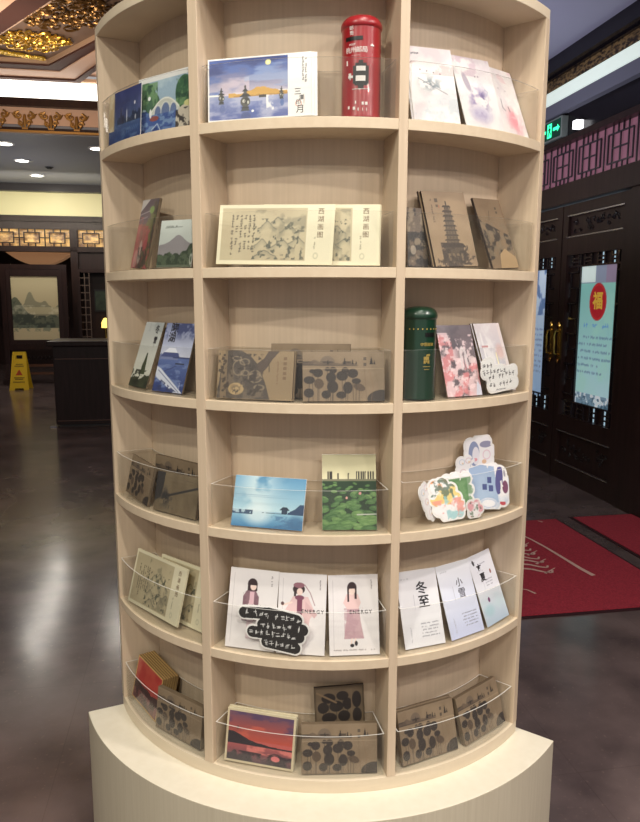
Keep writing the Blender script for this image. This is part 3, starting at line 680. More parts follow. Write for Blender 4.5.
# ------------------------------------------------------------------ acrylic trays, one in every compartment
rows=['top','second','third','fourth','fifth','bottom']; bays=['left','middle','right']
def tray(r,b):
    z=ZT[r]+.0004; p0,p1=PH[b][0]+.55,PH[b][1]-.55; H=.100 if r<5 else .094
    if (r,b)==(3,1): H=.088
    m_=MB(); w=math.degrees(.0022/.51)
    m_.sector(.5530,.5553,p0,p1,z,z+H,26,0,top=1); m_.sector(.4725,.4745,p0,p1,z,z+H,26,0,top=1)
    m_.sector(.4746,.5529,p0,p0+w,z+.0023,z+H,1,0,top=1); m_.sector(.4746,.5529,p1-w,p1,z+.0023,z+H,1,0,top=1)
    m_.sector(.4746,.5529,p0,p1,z,z+.0022,26,0)
    M=Matrix.Translation((0,0,0)); o=m_.build('acrylic_tray',[acr,acr_e])
    return tag(o,'clear acrylic tray holding items in %s bay of %s shelf row'%(bays[b],rows[r]),'tray','clear acrylic trays in the compartments')
for r in range(6):
    for b in range(3): tray(r,b)

# ------------------------------------------------------------------ designs
W_=np.array
def strip_text(A,*a,**k): return A.script(*a,**k)
def d_night():
    A=Art(15,10.2,(70,84,140)); A.grad(4,10.2,(90,112,156),(58,66,124)); A.wash((104,110,166),.25,2,.45,.7,.6); A.wash((54,66,120),.3,5,.5,.7,.6)
    A.grad(0,4,(40,66,128),(84,110,160)); A.wash((120,150,190),.5,7,.55,.75,.5,(A.Y<4)*1.,sy=3)
    A.ridge(4.6,1.6,.5,3,(58,74,104),x0=4,x1=15,y0=3.6); A.ridge(5.4,2.5,1.1,9,(52,66,98),x0=11,x1=15,y0=3.6)
    A.poly([(5.2,3.7),(6.6,3.7),(6.2,6.4),(5.9,7.2),(5.6,6.4)],(64,70,104)); A.ell(6.8,4.4,.7,.9,(54,62,90))
    A.rect(0,2.6,2.6,10.2,(224,200,160)); A.wash((246,232,200),.6,3,.4,.6,1,(A.X<2.6)*(A.Y>2.6)*1.); A.line([(2.7,9.5),(2.5,2.8)],.35,(150,140,140),.7)
    A.ell(12.2,7.0,.35,.35,(240,240,250)); A.ell(8.6,5,.25,1.3,(226,232,246),.9); A.ell(12.6,4.2,.3,.5,(230,232,240),.8)
    for k in range(6): A.line([(8.5+k*.9,1.4+.1*k),(9.2+k*.9,2.6)],.18,(120,160,210),.6)
    return A
def d_bridge():
    A=Art(15,11.6,(232,236,236)); A.rect(0,15,0,10.6,(160,186,206)); A.wash((190,212,222),.3,2,.45,.6,.8,(A.Y<10.6)*1.)
    A.rect(0,15,0,5,(64,88,150)); A.wash((110,140,190),.5,5,.5,.62,.8,(A.Y<4.6)*1.,sy=2); A.wash((40,60,118),.5,6,.55,.65,.7,(A.Y<4.6)*1.)
    A.ell(2,8,3.0,2.6,(86,124,92)); A.ell(4,6.4,2.2,2.0,(72,108,84)); A.ell(13,7.2,2.4,3.2,(62,104,74)); A.wash((120,158,112),.8,8,.5,.62,.8,(((A.X<5.6)|(A.X>10.8))&(A.Y>4.8)&(A.Y<10.3))*1.)
    A.wash((40,74,60),.9,18,.55,.65,.8,(((A.X<5.6)|(A.X>10.8))&(A.Y>4.8)&(A.Y<10))*1.)
    pts=[(3.2,4.0)]+[(3.2+9.2*k/12,4.0+2.9*math.sin(math.pi*k/12)) for k in range(1,12)]+[(12.4,4.0)]
    A.poly(pts,(206,210,202)); A.line(pts[1:-1],.25,(236,238,230))
    for cx,rx in ((5.7,1.0),(7.9,1.3),(10.1,1.0)): A.ell(cx,4.0,rx,1.7 if rx<1.2 else 2.1,(108,126,166)); A.ell(cx,4.0,rx,1.7 if rx<1.2 else 2.1,(230,232,226),1,ring=.15)
    A.rect(0,12,1.5,4.0,(70,96,160)); A.wash((130,160,200),.7,28,.5,.6,.8,((A.Y<4)&(A.X<12))*1.,sy=2)
    A.ell(4.7,3.3,1.3,.5,(150,84,80)); A.ell(3.6,4.4,.35,.9,(244,244,244)); A.ell(3.2,7.4,.4,.4,(250,250,250)); 
    A.ell(13.4,2.2,2.6,2.6,(208,200,184)); A.wash((70,66,66),.8,11,.5,.58,.95,((A.X>10.8)&(A.Y<4.3))*1.); A.ell(14.2,5.0,1.2,.6,(214,212,150)); A.line([(4,1.2),(5.6,2.2),(6.4,1.0)],.2,(210,222,236),.8)
    A.rect(0,15,10.5,11.6,(236,236,234)); return A
def lantern(A,x,y,s):
    d=(58,58,60)
    A.ell(x,y,.62*s,.66*s,(84,84,80)); A.ell(x+.12*s,y+.12*s,.36*s,.4*s,(60,60,58)); A.ell(x-.18*s,y+.08*s,.17*s,.2*s,(226,224,214)); A.ell(x-.14*s,y+.08*s,.08*s,.10*s,(40,40,40)); A.ell(x+.36*s,y-.1*s,.12*s,.2*s,(200,200,190))
    A.poly([(x-.75*s,y+.62*s),(x+.75*s,y+.62*s),(x+.25*s,y+1.05*s),(x-.25*s,y+1.05*s)],d); A.rect(x-.2*s,x+.2*s,y+1.0*s,y+1.3*s,(90,90,88)); A.poly([(x-.42*s,y+1.28*s),(x+.42*s,y+1.28*s),(x,y+1.75*s)],d); A.ell(x,y+1.85*s,.12*s,.2*s,d)
    A.rect(x-.45*s,x+.45*s,y-.85*s,y-.6*s,d); A.poly([(x-.6*s,y-1.15*s),(x+.6*s,y-1.15*s),(x+.4*s,y-.85*s),(x-.4*s,y-.85*s)],(72,76,80))
def d_pools():
    A=Art(19.7,11.7,(240,238,234),.1); A.grad(5.2,11.4,(186,180,198),(48,62,122)); A.wash((74,102,170),.22,3,.42,.6,.75,(A.Y>5)*1.,sy=3); A.wash((44,58,116),.2,13,.5,.65,.8,(A.Y>8.3)*1.,sy=3)
    A.wash((200,186,200),.16,4,.42,.6,.85,((A.Y>4.6)&(A.Y<8.0)&(A.X<8))*1.,sy=2); A.wash((150,170,206),.2,23,.5,.65,.6,((A.Y>6)&(A.X>7))*1.,sy=3)
    A.grad(0,4.7,(80,94,158),(150,160,196)); A.wash((180,184,210),.25,5,.45,.65,.8,(A.Y<4.7)*1.,sy=2.5); A.wash((74,92,160),.35,6,.52,.66,.7,(A.Y<3.4)*1.,sy=.6)
    A.ridge(5.0,.9,.8,7,(206,162,84),x0=4.0,x1=15.2,y0=4.3,shape=lambda X:1.0*np.exp(-((X-10.5)/2.6)**2)); A.ridge(4.6,.5,1.4,17,(160,122,66),x0=5,x1=15.2,y0=4.3,a=.6); A.rect(9.8,11.2,4.0,4.5,(70,66,60))
    A.ell(11.6,10.4,.55,.5,(232,226,150)); A.ell(11.6,10.4,.3,.3,(244,240,190)); A.wash((240,240,240),.7,8,.45,.55,.9,((abs(A.X-11.9)<.7)&(A.Y<4.4)&(A.Y>1.6))*1.)
    lantern(A,2.6,4.3,.95); lantern(A,7.2,3.4,1.5); lantern(A,14.1,4.2,.75)
    A.ell(7.3,.7,.95,.8,(72,84,130),.7); A.ell(2.8,2.3,.5,.8,(96,110,160),.6); A.ell(14.2,2.8,.35,.7,(70,100,160),.7); A.ell(8.6,1.6,.25,.22,(250,250,250))
    A.rect(15.35,19.7,0,11.7,(240,238,236)); A.frame(.28,(240,239,236)); A.script(18.0,18.7,6.0,10.8,(90,88,90),.3,True,.8,4,.25)
    A.ell(17.3,2.35,.55,.5,(196,120,104),.8,ring=.12); A.ell(18.3,3.0,.1,1.0,(160,140,130),.6)
    return A
def d_wc(kind):
    A=Art(9.8,15.0,(233,229,228)); A.wash((214,204,210),.3,kind,.45,.7,.7); 
    if kind==1:
        A.wash((206,176,176),.5,5,.5,.62,.7,((A.Y>9.5)&(A.Y<12))*1.); A.wash((120,132,140),.6,6,.5,.6,.8,np.exp(-((A.X-4.6)/2.2)**2-((A.Y-7.6)/1.3)**2)*1.3); A.line([(2,8.6),(4,7.6),(7.8,5.8)],.16,(110,118,128),.8); A.line([(3,7.8),(4.6,8.2),(6.4,6.9)],.3,(130,140,148),.7)
        for k in range(4): A.ell(2.6+k*1.4,10.4-.2*k,.14,.14,(90,70,90))
        A.wash((190,200,208),.5,9,.5,.62,.7,(A.Y<5)*1.); A.script(1.2,2.6,13.4,13.6,(70,70,80),.3,seed=2)
    if kind==2:
        A.wash((196,170,186),.5,8,.48,.62,.6,(A.Y>11)*1.); A.wash((128,112,160),.6,15,.38,.55,.95,np.exp(-((A.X-4.9)/2.0)**2-((A.Y-5.6)/2.7)**2)*1.5); A.ell(2.6,9.6,.7,1.9,(150,138,158),.7,15,soft=.4); A.ell(4.6,3.0,2.4,1.6,(150,140,186),.5,soft=.9); A.wash((92,80,130),.9,25,.55,.66,.8,np.exp(-((A.X-5.2)/1.8)**2-((A.Y-6)/2.2)**2)*1.3)
        A.ell(5.2,11,.15,.15,(110,90,110)); A.ell(6,11.1,.15,.15,(110,90,110)); A.line([(7,8.5),(7.6,8),(7.2,7.2)],.16,(140,150,180),.8)
    if kind==3:
        A.wash((226,196,200),.5,12,.48,.64,.6,(A.Y>12)*1.); A.wash((214,120,132),.6,16,.4,.58,.8,np.exp(-((A.X-6.2)/2.2)**2-((A.Y-3.6)/2.4)**2)*1.4); A.ell(6.4,3,2.4,2.2,(232,180,190),.5,soft=.9); A.line([(3,8),(2.8,6.2),(3.6,5.6)],.25,(120,116,124),.8); A.line([(5,6.6),(5.2,5.6)],.3,(110,100,110),.8); A.ell(3.2,10.5,.13,.13,(120,100,110)); A.ell(5.6,10.2,.13,.13,(120,100,110))
    return A
def d_maple():
    A=Art(10.5,14.7,(120,70,66)); A.grad(9.5,14.7,(86,74,96),(70,60,84)); A.wash((176,76,84),.4,3,.35,.55,.9,(A.Y<11)*1.); A.wash((96,106,60),.5,5,.5,.6,.9,(A.X>5)*1.); A.wash((150,50,60),.5,6,.45,.6,.8,((A.Y>4)&(A.Y<9)&(A.X<7))*1.)
    A.wash((44,44,40),.8,8,.52,.62,.9,((A.Y<4)|(A.X>8))*1.); A.ell(4.2,3.4,1.1,2.6,(196,190,180),.7); A.wash((40,40,44),1.2,9,.45,.55,.9,((abs(A.X-4.6)<1.7)&(A.Y<4.6))*1.); A.ell(2,2,1.2,1.9,(206,150,150),.7); A.poly([(0,14.7),(5,14.7),(0,12.2)],(206,202,202)); A.ell(7.2,12.4,1.4,.8,(110,150,76)); A.line([(0,11.5),(6,12.2)],.2,(210,210,214),.6); A.line([(0,10.3),(5,11)],.2,(190,190,200),.5); return A
def d_lake():
    A=Art(9.6,9.5,(206,214,206)); A.grad(3.5,9.5,(190,198,194),(212,220,214)); A.ridge(4.6,.6,.5,3,(146,142,146),shape=lambda X:1.7*np.exp(-((X-5.2)/2.4)**2)); A.ridge(2.7,1.5,1.1,4,(76,90,70),shape=lambda X:2.1*np.exp(-((X-9.6)/2.2)**2)); A.wash((44,58,44),.9,7,.48,.58,.9,(A.Y<5.2)*((A.c[...,0]<100))*1.); A.rect(0,9.6,0,.5,(90,100,84)); A.script(1.8,4.8,8.1,8.2,(120,126,122),.3,seed=3); A.line([(1.4,8.0),(6,8.1)],.1,(110,118,112)); A.ell(9.3,1.6,.3,.9,(220,220,216),.8,ring=.15); return A
SC=(206,196,158); SCT=(226,220,190)
def scroll_art(seed,w=22.4,h=11.4,textcols=True,title=True):
    A=Art(w,h,(224,217,188),.1); A.rect(.7,w-5.2 if title else w-.6,.8,h-.7,(190,178,146)); A.wash((178,164,134),.2,seed,.4,.7,.6,(A.c[...,0]<200)*1.)
    m=((A.X>6.6)&(A.X<w-5.4)&(A.Y>.9)&(A.Y<h-.9))*1.
    x1=w-5.4; inside=m
    for k,(px_,py_,rw,rh) in enumerate(((9.6,7.3,1.9,1.5),(13.9,6.5,2.0,1.5),(11.6,8.3,1.4,1.0),(8.8,4.0,1.6,1.2),(12.6,3.6,2.6,1.6),(15.6,4.3,1.9,1.2),(9.4,1.9,2.4,1.2))):
        if px_>x1-1: continue
        top=py_+rh*(np.exp(-((A.X-px_)/(rw*.55))**2)-.35)+.35*(vnoise(A.X+3*k,A.Y*0+1,1.3,seed+k)-.5)
        d=top-A.Y; A.mix(np.clip(1-d/1.3,0,1)*(d>0)*(np.abs(A.X-px_)<rw)*inside*.42,(116,116,98)); A.mix(np.clip(1-abs(d)/.13,0,1)*(np.abs(A.X-px_)<rw*.95)*inside*.75,(70,72,62))
    A.wash((66,70,60),1.3,seed+8,.60,.68,.8,m*((A.Y<8.8))); A.wash((120,116,96),.35,seed+9,.56,.68,.5,m)
    if textcols: A.script(2.4,7.0,1.8,9.2,(70,64,50),.42,True,.95,seed,.42,fill=.7); A.rect(7.3,9.0,9.3,9.6,(190,178,146))
    A.script(w-3.5,w-3.5,3.0,5.4,(110,104,84),.28,True,.7,seed+1); A.ell(w-3.2,1.7,.4,.5,(170,168,140),.7,ring=.15)
    A.frame(.55,(228,221,190)); return A
def lotus_art(w=16.2,h=9.6,dark=0):
    b=(136,118,96) if not dark else (104,90,72); A=Art(w,h,b,.1); A.wash((124,106,84),.4,3,.4,.7,.6); ink=(50,44,42)
    A.ell(4.9,7.3,1.5,1.5,(112,98,84)); A.rect(0,w,6.3,7.2,b,.9); A.wash(ink,.5,5,.5,.6,.7,((A.Y>7.0)&(A.Y<7.7)&(A.X<11))*1.); A.ridge(7.4,.5,.6,6,(98,84,72),x0=0,x1=10.5,y0=7.0,a=.8,shape=lambda X:.6*np.exp(-((X-2.3)/1.)**2))
    for x,hh,w_ in ((5.0,1.0,.22),(8.3,1.4,.3),(9.9,1.1,.2),(10.6,.7,.18),(13.6,1.6,.35),(14.2,.8,.2)): A.poly([(x-w_,7.15),(x+w_,7.15),(x,7.15+hh)],ink)
    A.line([(0,7.0),(10.8,6.9)],.12,ink,.8)
    for x,y in ((12.3,8.2),(12.3,7.1)): A.rect(x-.3,x+.3,y-.3,y+.3,ink,.6)
    rr=random.Random(4)
    for x,y,rx,ry,g in ((3.0,5.5,1.0,.85,0),(1.3,4.1,1.1,.75,0),(3.2,3.4,.95,1.0,20),(1.2,1.6,1.0,.9,0),(5.6,4.6,1.0,1.0,0),(6.0,6.0,.75,.65,0),(7.8,4.9,1.15,.95,0),(8.4,6.0,.7,.6,0),(9.9,5.4,1.05,.9,0),(5.9,2.8,1.1,1.2,0),(4.6,1.3,.9,.8,0),(8.9,2.6,.95,1.15,0),(11.2,2.7,1.2,.7,-20),(10.6,3.9,.9,.55,0),(7.6,1.2,1.0,.7,0),(1.9,5.8,.6,.4,0),(4.9,6.2,.5,.4,0)):
        A.ell(x,y,rx,ry,ink if g==0 else (84,70,58),.93,g); A.line([(x,y-ry),(x+.3*(rr.random()-.5),0)],.09,ink,.7)
    A.ell(15,.8,2.3,1.3,ink,.9,15); A.line([(12.2,6.8),(12.6,0)],.08,(110,92,74),.7); A.line([(13,6.8),(14,3),(13.5,0)],.08,(130,104,80),.7)
    A.rect(0,w,6.25,6.4,(160,142,116),.6); return A
def d_back():
    A=Art(10.6,16.1,(112,96,76)); A.wash((92,78,62),.4,3,.4,.7,.6); ink=(44,38,36)
    for x,y,rx,ry in ((3,13.6,1.5,1.1),(6,14,1.3,1.0),(1.8,11.6,1.2,1.2),(4.6,11.8,1.5,1.2),(7,12.2,1.0,1.3),(3,9.4,1.6,1.1),(6.2,9.6,1.3,1.2),(9,13,1.0,1.8),(9,9.6,1.0,1.6),(4,7,1.8,1.2)): A.ell(x,y,rx,ry,ink,.93); A.line([(x,y-ry),(x,0)],.1,ink,.6)
    A.line([(.6,14.9),(4.6,12.6)],.35,(134,112,86)); A.line([(7.9,15.4),(7.9,3)],.2,(120,102,80)); A.frame(.4,(92,78,60)); return A
def d_bird():
    A=Art(16.3,9.6,(146,126,98),.1); dk=(78,70,64); A.poly([(0,0),(11.6,0),(10.6,3),(9.6,5.2),(8.6,7),(7.0,8.6),(5,9.6),(1.6,9.6),(.6,5)],dk); A.wash((120,106,90),.5,3,.45,.65,.7,(A.c[...,0]<130)*1.)
    A.poly([(8.4,7.0),(10.0,8.2),(10.9,9.6),(13.2,9.6),(11.8,8),(10.6,6.2),(9.4,5)],(86,74,66)); A.line([(11,8),(11.2,5.6)],.18,(80,70,60)); A.rect(.8,2.0,0,9.6,(138,118,92),.7)
    for k in range(5): A.rect(1.1,1.5,1.4+k*1.75,1.8+k*1.75,(70,62,56))
    A.ell(4.2,2.0,1.7,1.2,(176,152,112)); A.wash((120,100,76),1.2,5,.45,.6,.7,np.exp(-((A.X-4.2)/1.6)**2-((A.Y-2)/1.1)**2)*1.2); A.ell(4.2,2.0,.8,.5,(110,96,80),.7,ring=.2)
    for cx,cy,rx,ry in ((8.2,5.0,1.1,.7),(8.2,4.3,1.4,.9),(4.6,6.2,1.3,1.5),(5.8,7.4,1.0,.6),(9.2,2.4,1.0,.5),(4.2,8.0,1.0,.4),(6.0,5.2,.8,.5)): A.ell(cx,cy,rx,ry,(146,130,108),.9,ring=.18)
    A.wash((60,52,48),1.4,15,.6,.68,.8,(A.X<10)*(A.Y<9)*1.); A.script(13.0,13.0,3.2,7.4,(120,92,70),.3,True,.7,3)
    for k in range(5): A.rect(14.2,14.8,8.2-k*.95-.3,8.2-k*.95+.3,(112,88,68),.75)
    return A
def d_pagoda():
    A=Art(10.9,15.4,(150,128,100),.1); A.wash((138,116,90),.3,3,.4,.7,.6); ink=(62,52,44)
    for k in range(8):
        y=5.2+k*1.0; hw=1.75-k*.13; A.poly([(5.6-hw-.35,y),(5.6+hw+.35,y),(5.6+hw,y+.35),(5.6-hw,y+.35)],ink); A.rect(5.6-hw+.15,5.6+hw-.15,y-.6,y,(98,84,66)); 
        for j in range(4): A.rect(5.6-hw+.3+j*hw*.5,5.6-hw+.5+j*hw*.5,y-.55,y-.05,ink,.8)
    A.line([(5.6,12.7),(5.6,13.3)],.3,ink); A.rect(3.2,8,1.0,4.6,(84,72,58)); A.wash(ink,1.0,5,.45,.55,.95,((A.Y<4.9)&(A.X>2.4)&(A.X<9.2))*1.); A.poly([(2.6,3.9),(8.8,3.9),(8.1,4.7),(3.2,4.7)],ink)
    for j in range(4): A.rect(3.8+j*1.1,4.3+j*1.1,1.2,2.6,(130,112,86),.7)
    A.wash(ink,.9,8,.52,.6,.8,(A.Y<2.2)*1.); A.script(1.9,1.9,9,14,ink,.35,True,.6,4); A.rect(2.9,3.6,13.2,13.9,ink,.7); A.rect(3.0,3.5,12.2,12.7,ink,.6); A.rect(3.7,3.9,12.0,12.6,(160,60,40),.5); return A
def d_mount():
    A=Art(10,15.1,(134,114,90),.1); A.wash((120,100,78),.3,3,.4,.7,.6); ink=(58,52,48); A.wash(ink,.5,5,.46,.56,.9,((A.Y<10.6-A.X*.35)&(A.Y>1.6+A.X*.25))*1.); A.wash((126,112,92),.9,7,.5,.58,.8,((A.Y<10)&(A.Y>2.5))*1.); A.poly([(3.2,0),(10,0),(10,2.4),(6.4,4.2),(4.2,3.0)],(172,146,110)); A.line([(3.8,10.4),(4.6,12.4)],.14,ink,.7); A.rect(7.2,7.7,12.8,13.3,ink,.7); A.rect(7.2,7.7,11.9,12.4,ink,.7); return A
def d_ink():
    A=Art(4.3,11.4,(104,90,76)); A.wash((50,46,44),.6,5,.42,.52,.95); A.wash((150,134,110),.8,7,.56,.66,.8); A.ell(1.2,3.2,.6,.9,(170,158,140),.8); return A
def d_summit():
    A=Art(9.5,15.1,(216,216,206)); A.grad(0,15.1,(222,222,206),(190,196,196)); A.wash((150,158,160),.3,4,.5,.7,.5,(A.Y>13)*1.); A.ridge(2.4,2.4,.8,5,(54,62,44),shape=lambda X:-.05*X+1.2*np.exp(-((X-8)/2)**2)); A.ell(5.2,4.6,1.0,1.6,(52,64,44)); A.poly([(4.0,3),(6.6,3),(5.6,8.0),(5.0,8.0)],(60,72,50)); A.wash((34,40,30),.9,6,.5,.6,.9,(A.Y<4)*1.); A.rect(7.0,7.4,9.2,10.6,(150,148,140),.5); return A
def d_snow():
    A=Art(9.6,15,(180,188,214)); A.grad(6.5,15,(206,210,226),(140,150,186)); A.wash((70,78,120),.6,3,.5,.62,.9,((A.Y>11.2))*np.clip((A.Y-11)/2,0,1)); A.grad(0,7.6,(44,60,118),(96,116,170)); A.wash((130,150,196),.5,5,.5,.65,.7,(A.Y<7.5)*1.,sy=2.5)
    A.ridge(8.2,1.6,.6,6,(120,130,170),x0=0,x1=6,y0=7); A.poly([(.3,7.6),(1.2,8.6),(5.6,8.6),(6.4,7.6)],(70,80,128)); A.poly([(1,8.5),(2.6,9.6),(4.6,9.5),(5.6,8.5)],(224,228,240)); A.line([(4.5,7.5),(9.6,7.5)],.3,(56,66,110)); A.line([(5.6,6.2),(8.2,6.2)],.25,(40,44,60)); A.line([(2.0,4.2),(6,5.7)],.15,(60,70,120))
    A.poly([(0,5.4),(1.2,5.0),(9.6,0),(6.8,0),(0,3.2)],(214,220,236)); A.wash((50,60,104),.8,8,.5,.58,.9,((A.Y<3.5-A.X*.42))*1.); A.line([(.6,4.6),(8.4,.2)],.14,(90,100,140)); A.script(8.2,8.2,.8,2,(220,220,240),.25,True,.7); return A
def d_pink():
    A=Art(9.2,15,(112,100,106)); A.wash((86,78,86),.3,3,.45,.6,.8); A.wash((228,198,202),.5,5,.4,.52,.95,np.clip(1.3*np.exp(-((A.X-2.2)/2.6)**2)*(A.Y<13.4)+ (A.Y<8)*.9,0,1)); A.wash((214,134,138),.6,8,.48,.62,.9,(((A.Y<8.4)|(A.X<3.4))&(A.Y<13))*1.); A.wash((240,216,218),1.1,10,.56,.66,.8,(A.Y<13)*1.)
    A.line([(5.2,5.8),(5.3,9.2),(5.8,10.2),(6.5,9.2),(6.6,6.0)],.55,(216,206,208),.9); A.line([(5.9,6),(5.95,9)],.35,(120,110,116),.8); A.ell(8,7.6,.9,.8,(220,200,200),.8); A.poly([(7.6,0),(9.2,0),(9.2,2),(8.4,3)],(206,208,222)); return A
def d_white():
    A=Art(9.6,15.2,(222,214,216)); A.grad(6,15.2,(196,196,206),(226,218,220)); A.wash((240,238,238),.3,3,.45,.65,.8); A.rect(1.4,1.9,4,13,(238,236,236)); A.rect(5.5,5.9,5,8.6,(244,236,190)); A.ell(7.4,8.8,1.5,1.6,(222,180,170),.6,soft=.7); A.rect(1,3.4,9.9,10.3,(196,150,150)); A.grad(0,5,(206,204,208),(176,186,196)); A.wash((140,150,160),.5,6,.5,.65,.6,(A.Y<6)*1.); A.rect(8.4,9.6,0,15.2,(232,222,220),.7); return A
def d_horse():
    A=Art(13.3,8.6,(122,108,86)); A.wash((106,92,72),.4,3,.4,.7,.7); ink=(56,54,54); A.poly([(0,8.6),(2.6,8.6),(2.4,5.6),(1.8,3),(0,2)],ink); A.line([(2.6,3.2),(13.3,6.6)],.45,ink); A.wash(ink,.9,6,.42,.52,.95,np.exp(-((A.X-3.2)/1.4)**2-((A.Y-3.2)/1.6)**2)*1.4); A.wash(ink,.8,9,.5,.6,.8,np.exp(-((A.X-5.4)/1.2)**2-((A.Y-1.8)/1.4)**2)*1.3); A.ridge(7.6,.6,.4,5,(110,96,78),x0=3,x1=13.3,y0=7.4); A.script(9,12,.8,.9,(110,96,80),.3); return A
def d_blue():
    A=Art(15,10.2,(140,186,214)); A.grad(3.3,10.2,(178,214,228),(92,150,190)); A.wash((206,230,238),.2,3,.4,.6,.8,np.exp(-((A.X-5)/4)**2)*1.2,sy=1.5); A.grad(0,3.1,(64,124,172),(150,196,218)); A.ell(5.4,2.6,2.6,1.9,(226,240,244),.75,soft=.9)
    A.rect(0,4.4,2.5,3.4,(44,66,96),.85); A.wash((200,226,236),1.4,5,.55,.62,.8,((A.X<4.5)&(A.Y<3.6)&(A.Y>2.4))*1.); A.ridge(3.0,.5,.9,8,(40,64,92),x0=5.5,x1=15,y0=2.9); A.ridge(3.3,1.2,.8,9,(48,74,108),x0=11.8,x1=15,y0=2.9,shape=lambda X:1.9*np.exp(-((X-14.6)/1.6)**2)); A.poly([(9.9,3.7),(10.6,4.4),(11.4,4.4),(12.1,3.7)],(34,50,70)); A.rect(10.4,11.6,3.0,3.8,(40,60,84)); A.ell(13.6,1.4,1.6,1.3,(52,96,140),.6,soft=.7); A.wash((70,110,150),.8,12,.52,.62,.6,((A.X>8)&(A.Y<2.8))*1.,sy=2)
    A.ell(3,6.4,6,.06,(120,160,190),.7); A.ell(9,6.1,6,.05,(130,170,196),.6); return A
def d_green():
    A=Art(10.9,15,(210,206,168),.1); A.grad(10,15,(222,216,178),(182,176,140)); A.rect(0,10.9,9.7,10.1,(120,120,96))
    for x in (1.2,1.6,1.9,3.2,5.3,7.0,7.4,7.9,8.3,8.7,9.3,9.8,10.3): hh=.9 if x in (3.2,5.3) else 1.25; A.rect(x-.1,x+.1,10.1,10.1+hh,(52,48,44)); A.ell(x,10.2+hh,.13,.16,(48,44,40))
    A.rect(0,10.9,0,9.7,(44,76,44)); A.wash((84,124,68),.9,5,.45,.56,.95,(A.Y<9.6)*1.); A.wash((26,48,32),.6,7,.55,.64,.9,(A.Y<9.5)*1.); A.rect(0,10.9,0,9.6,(34,58,38)); rr=random.Random(3)
    for k in range(85):
        y=9.3-9.2*(k/84)**.9; s_=.35+1.0*(1-y/9.5); x=rr.random()*10.9; g=rr.random(); an=rr.random()*50-25; c0=(58+50*g,98+48*g,54+30*g)
        A.ell(x,y-.12*s_,s_*1.25,s_*.62,(24,44,28),.8,an); A.ell(x,y,s_*1.2,s_*.55,c0,.95,an); A.ell(x+.2*s_,y+.1*s_,s_*.7,s_*.25,(c0[0]+36,c0[1]+30,c0[2]+30),.55,an,soft=.6)
        A.line([(x-s_*.9,y-.1),(x+s_*.9,y+.15*s_)],.08,(40,72,42),.5)
    A.ell(7.6,7.2,.25,.3,(220,150,150)); A.ell(4.9,6.3,.22,.25,(220,160,150)); A.line([(7,3.0),(10.9,3.1)],.2,(196,200,190)); return A
def girl(kind):
    A=Art(9.9,16.0,(234,230,230),.09); A.wash((226,222,224),.3,3,.4,.7,.6); hair=(60,44,48); skin=(240,216,206)
    A.line([(.9,1),(.9,15)],.07,(190,186,188),.8); A.script(8.6,8.6,12.9,14.8,(120,110,116),.26,True,.8,kind)
    for k in range(6): 
        if kind!=1 or k>1: A.rect(4.2+k*.82 if kind!=3 else 4.5+k*.78,4.2+k*.82+.42 if kind!=3 else 4.5+k*.78+.42,8.0,8.5,(90,80,84),0)
    if kind==1:
        A.poly([(3.6,11.6),(5.5,11.6),(6.2,10.4),(6.0,7.2),(5.4,5.6),(3.6,5.6),(3.0,7.4),(2.9,10.4)],(140,108,118)); A.poly([(4.3,11.4),(5.2,11.4),(5.2,6.6),(4.1,6.6)],(222,186,196)); A.poly([(4.0,9),(5.4,9),(5.2,2),(4.0,2)],(216,196,202)); A.wash((118,88,100),1,8,.5,.6,.6,((A.X>2.9)&(A.X<6.2)&(A.Y>5.6)&(A.Y<11.4)&((A.X<4.1)|(A.X>5.3)))*1.)
        A.ell(4.7,13.0,1.0,1.15,hair); A.rect(3.7,5.7,11.6,13,hair); A.ell(4.9,12.5,.62,.75,skin); A.rect(4.2,5.6,12.8,13.3,hair)
    if kind==2:
        A.poly([(3.0,11.4),(6.2,11.4),(7.6,8.6),(6.6,6.8),(6.4,4.5),(3.0,4.5),(3.0,7.6),(1.4,8.8),(1.2,8)],(226,196,196)); A.poly([(3.9,11.4),(5.0,11.4),(5.0,7.0),(3.9,7.0)],(124,72,92)); A.ell(4.4,11.2,.95,.5,(130,78,98)); A.poly([(5.6,10.6),(8.2,8.0),(7.6,7.2),(5.6,9)],(216,182,184)); A.line([(1.0,9.6),(2.8,10.2)],.35,skin); A.ell(.9,9.9,.35,.35,(96,70,70)); A.line([(5.4,13.8),(6.6,12.2),(7.6,9.8)],.12,(150,110,120))
        A.ell(4.2,12.9,1.25,1.0,hair); A.ell(4.2,13.7,1.15,.55,(150,104,116)); A.rect(3.2,3.6,11.4,13,hair); A.ell(4.4,12.4,.62,.72,skin); A.line([(3.6,4.6),(3.6,1.6)],.35,(120,100,110)); A.line([(5.2,4.6),(5.8,2.6)],.3,(110,90,100))
    if kind==3:
        A.poly([(3.7,9.6),(6.0,9.6),(6.3,6.6),(6.9,3.2),(2.9,3.2),(3.4,6.4)],(198,166,172)); A.wash((184,148,158),.9,8,.5,.62,.6,((A.X>3)&(A.X<6.8)&(A.Y>3.2)&(A.Y<9.4))*1.); A.poly([(3.6,12.2),(5.8,12.2),(6.4,10.4),(5.9,9.2),(3.6,9.2),(2.9,10.4)],(232,200,198)); A.ell(4.7,13.4,.95,1.2,hair); A.rect(3.7,4.1,10.6,13.2,hair); A.rect(5.2,5.6,11.2,13.2,hair); A.ell(4.7,12.8,.62,.8,skin); A.rect(4.1,5.3,13.2,13.9,hair); A.line([(5.2,3.2),(5.0,2.4)],.25,skin); A.line([(4.5,3.2),(4.3,2.2)],.25,skin); A.ell(4.5,1.9,.4,.35,(40,34,38)); A.ell(5.3,2.3,.3,.5,(40,34,38)); A.script(1.0,9,.9,1.0,(130,120,120),.22,gap=.2)
    return A
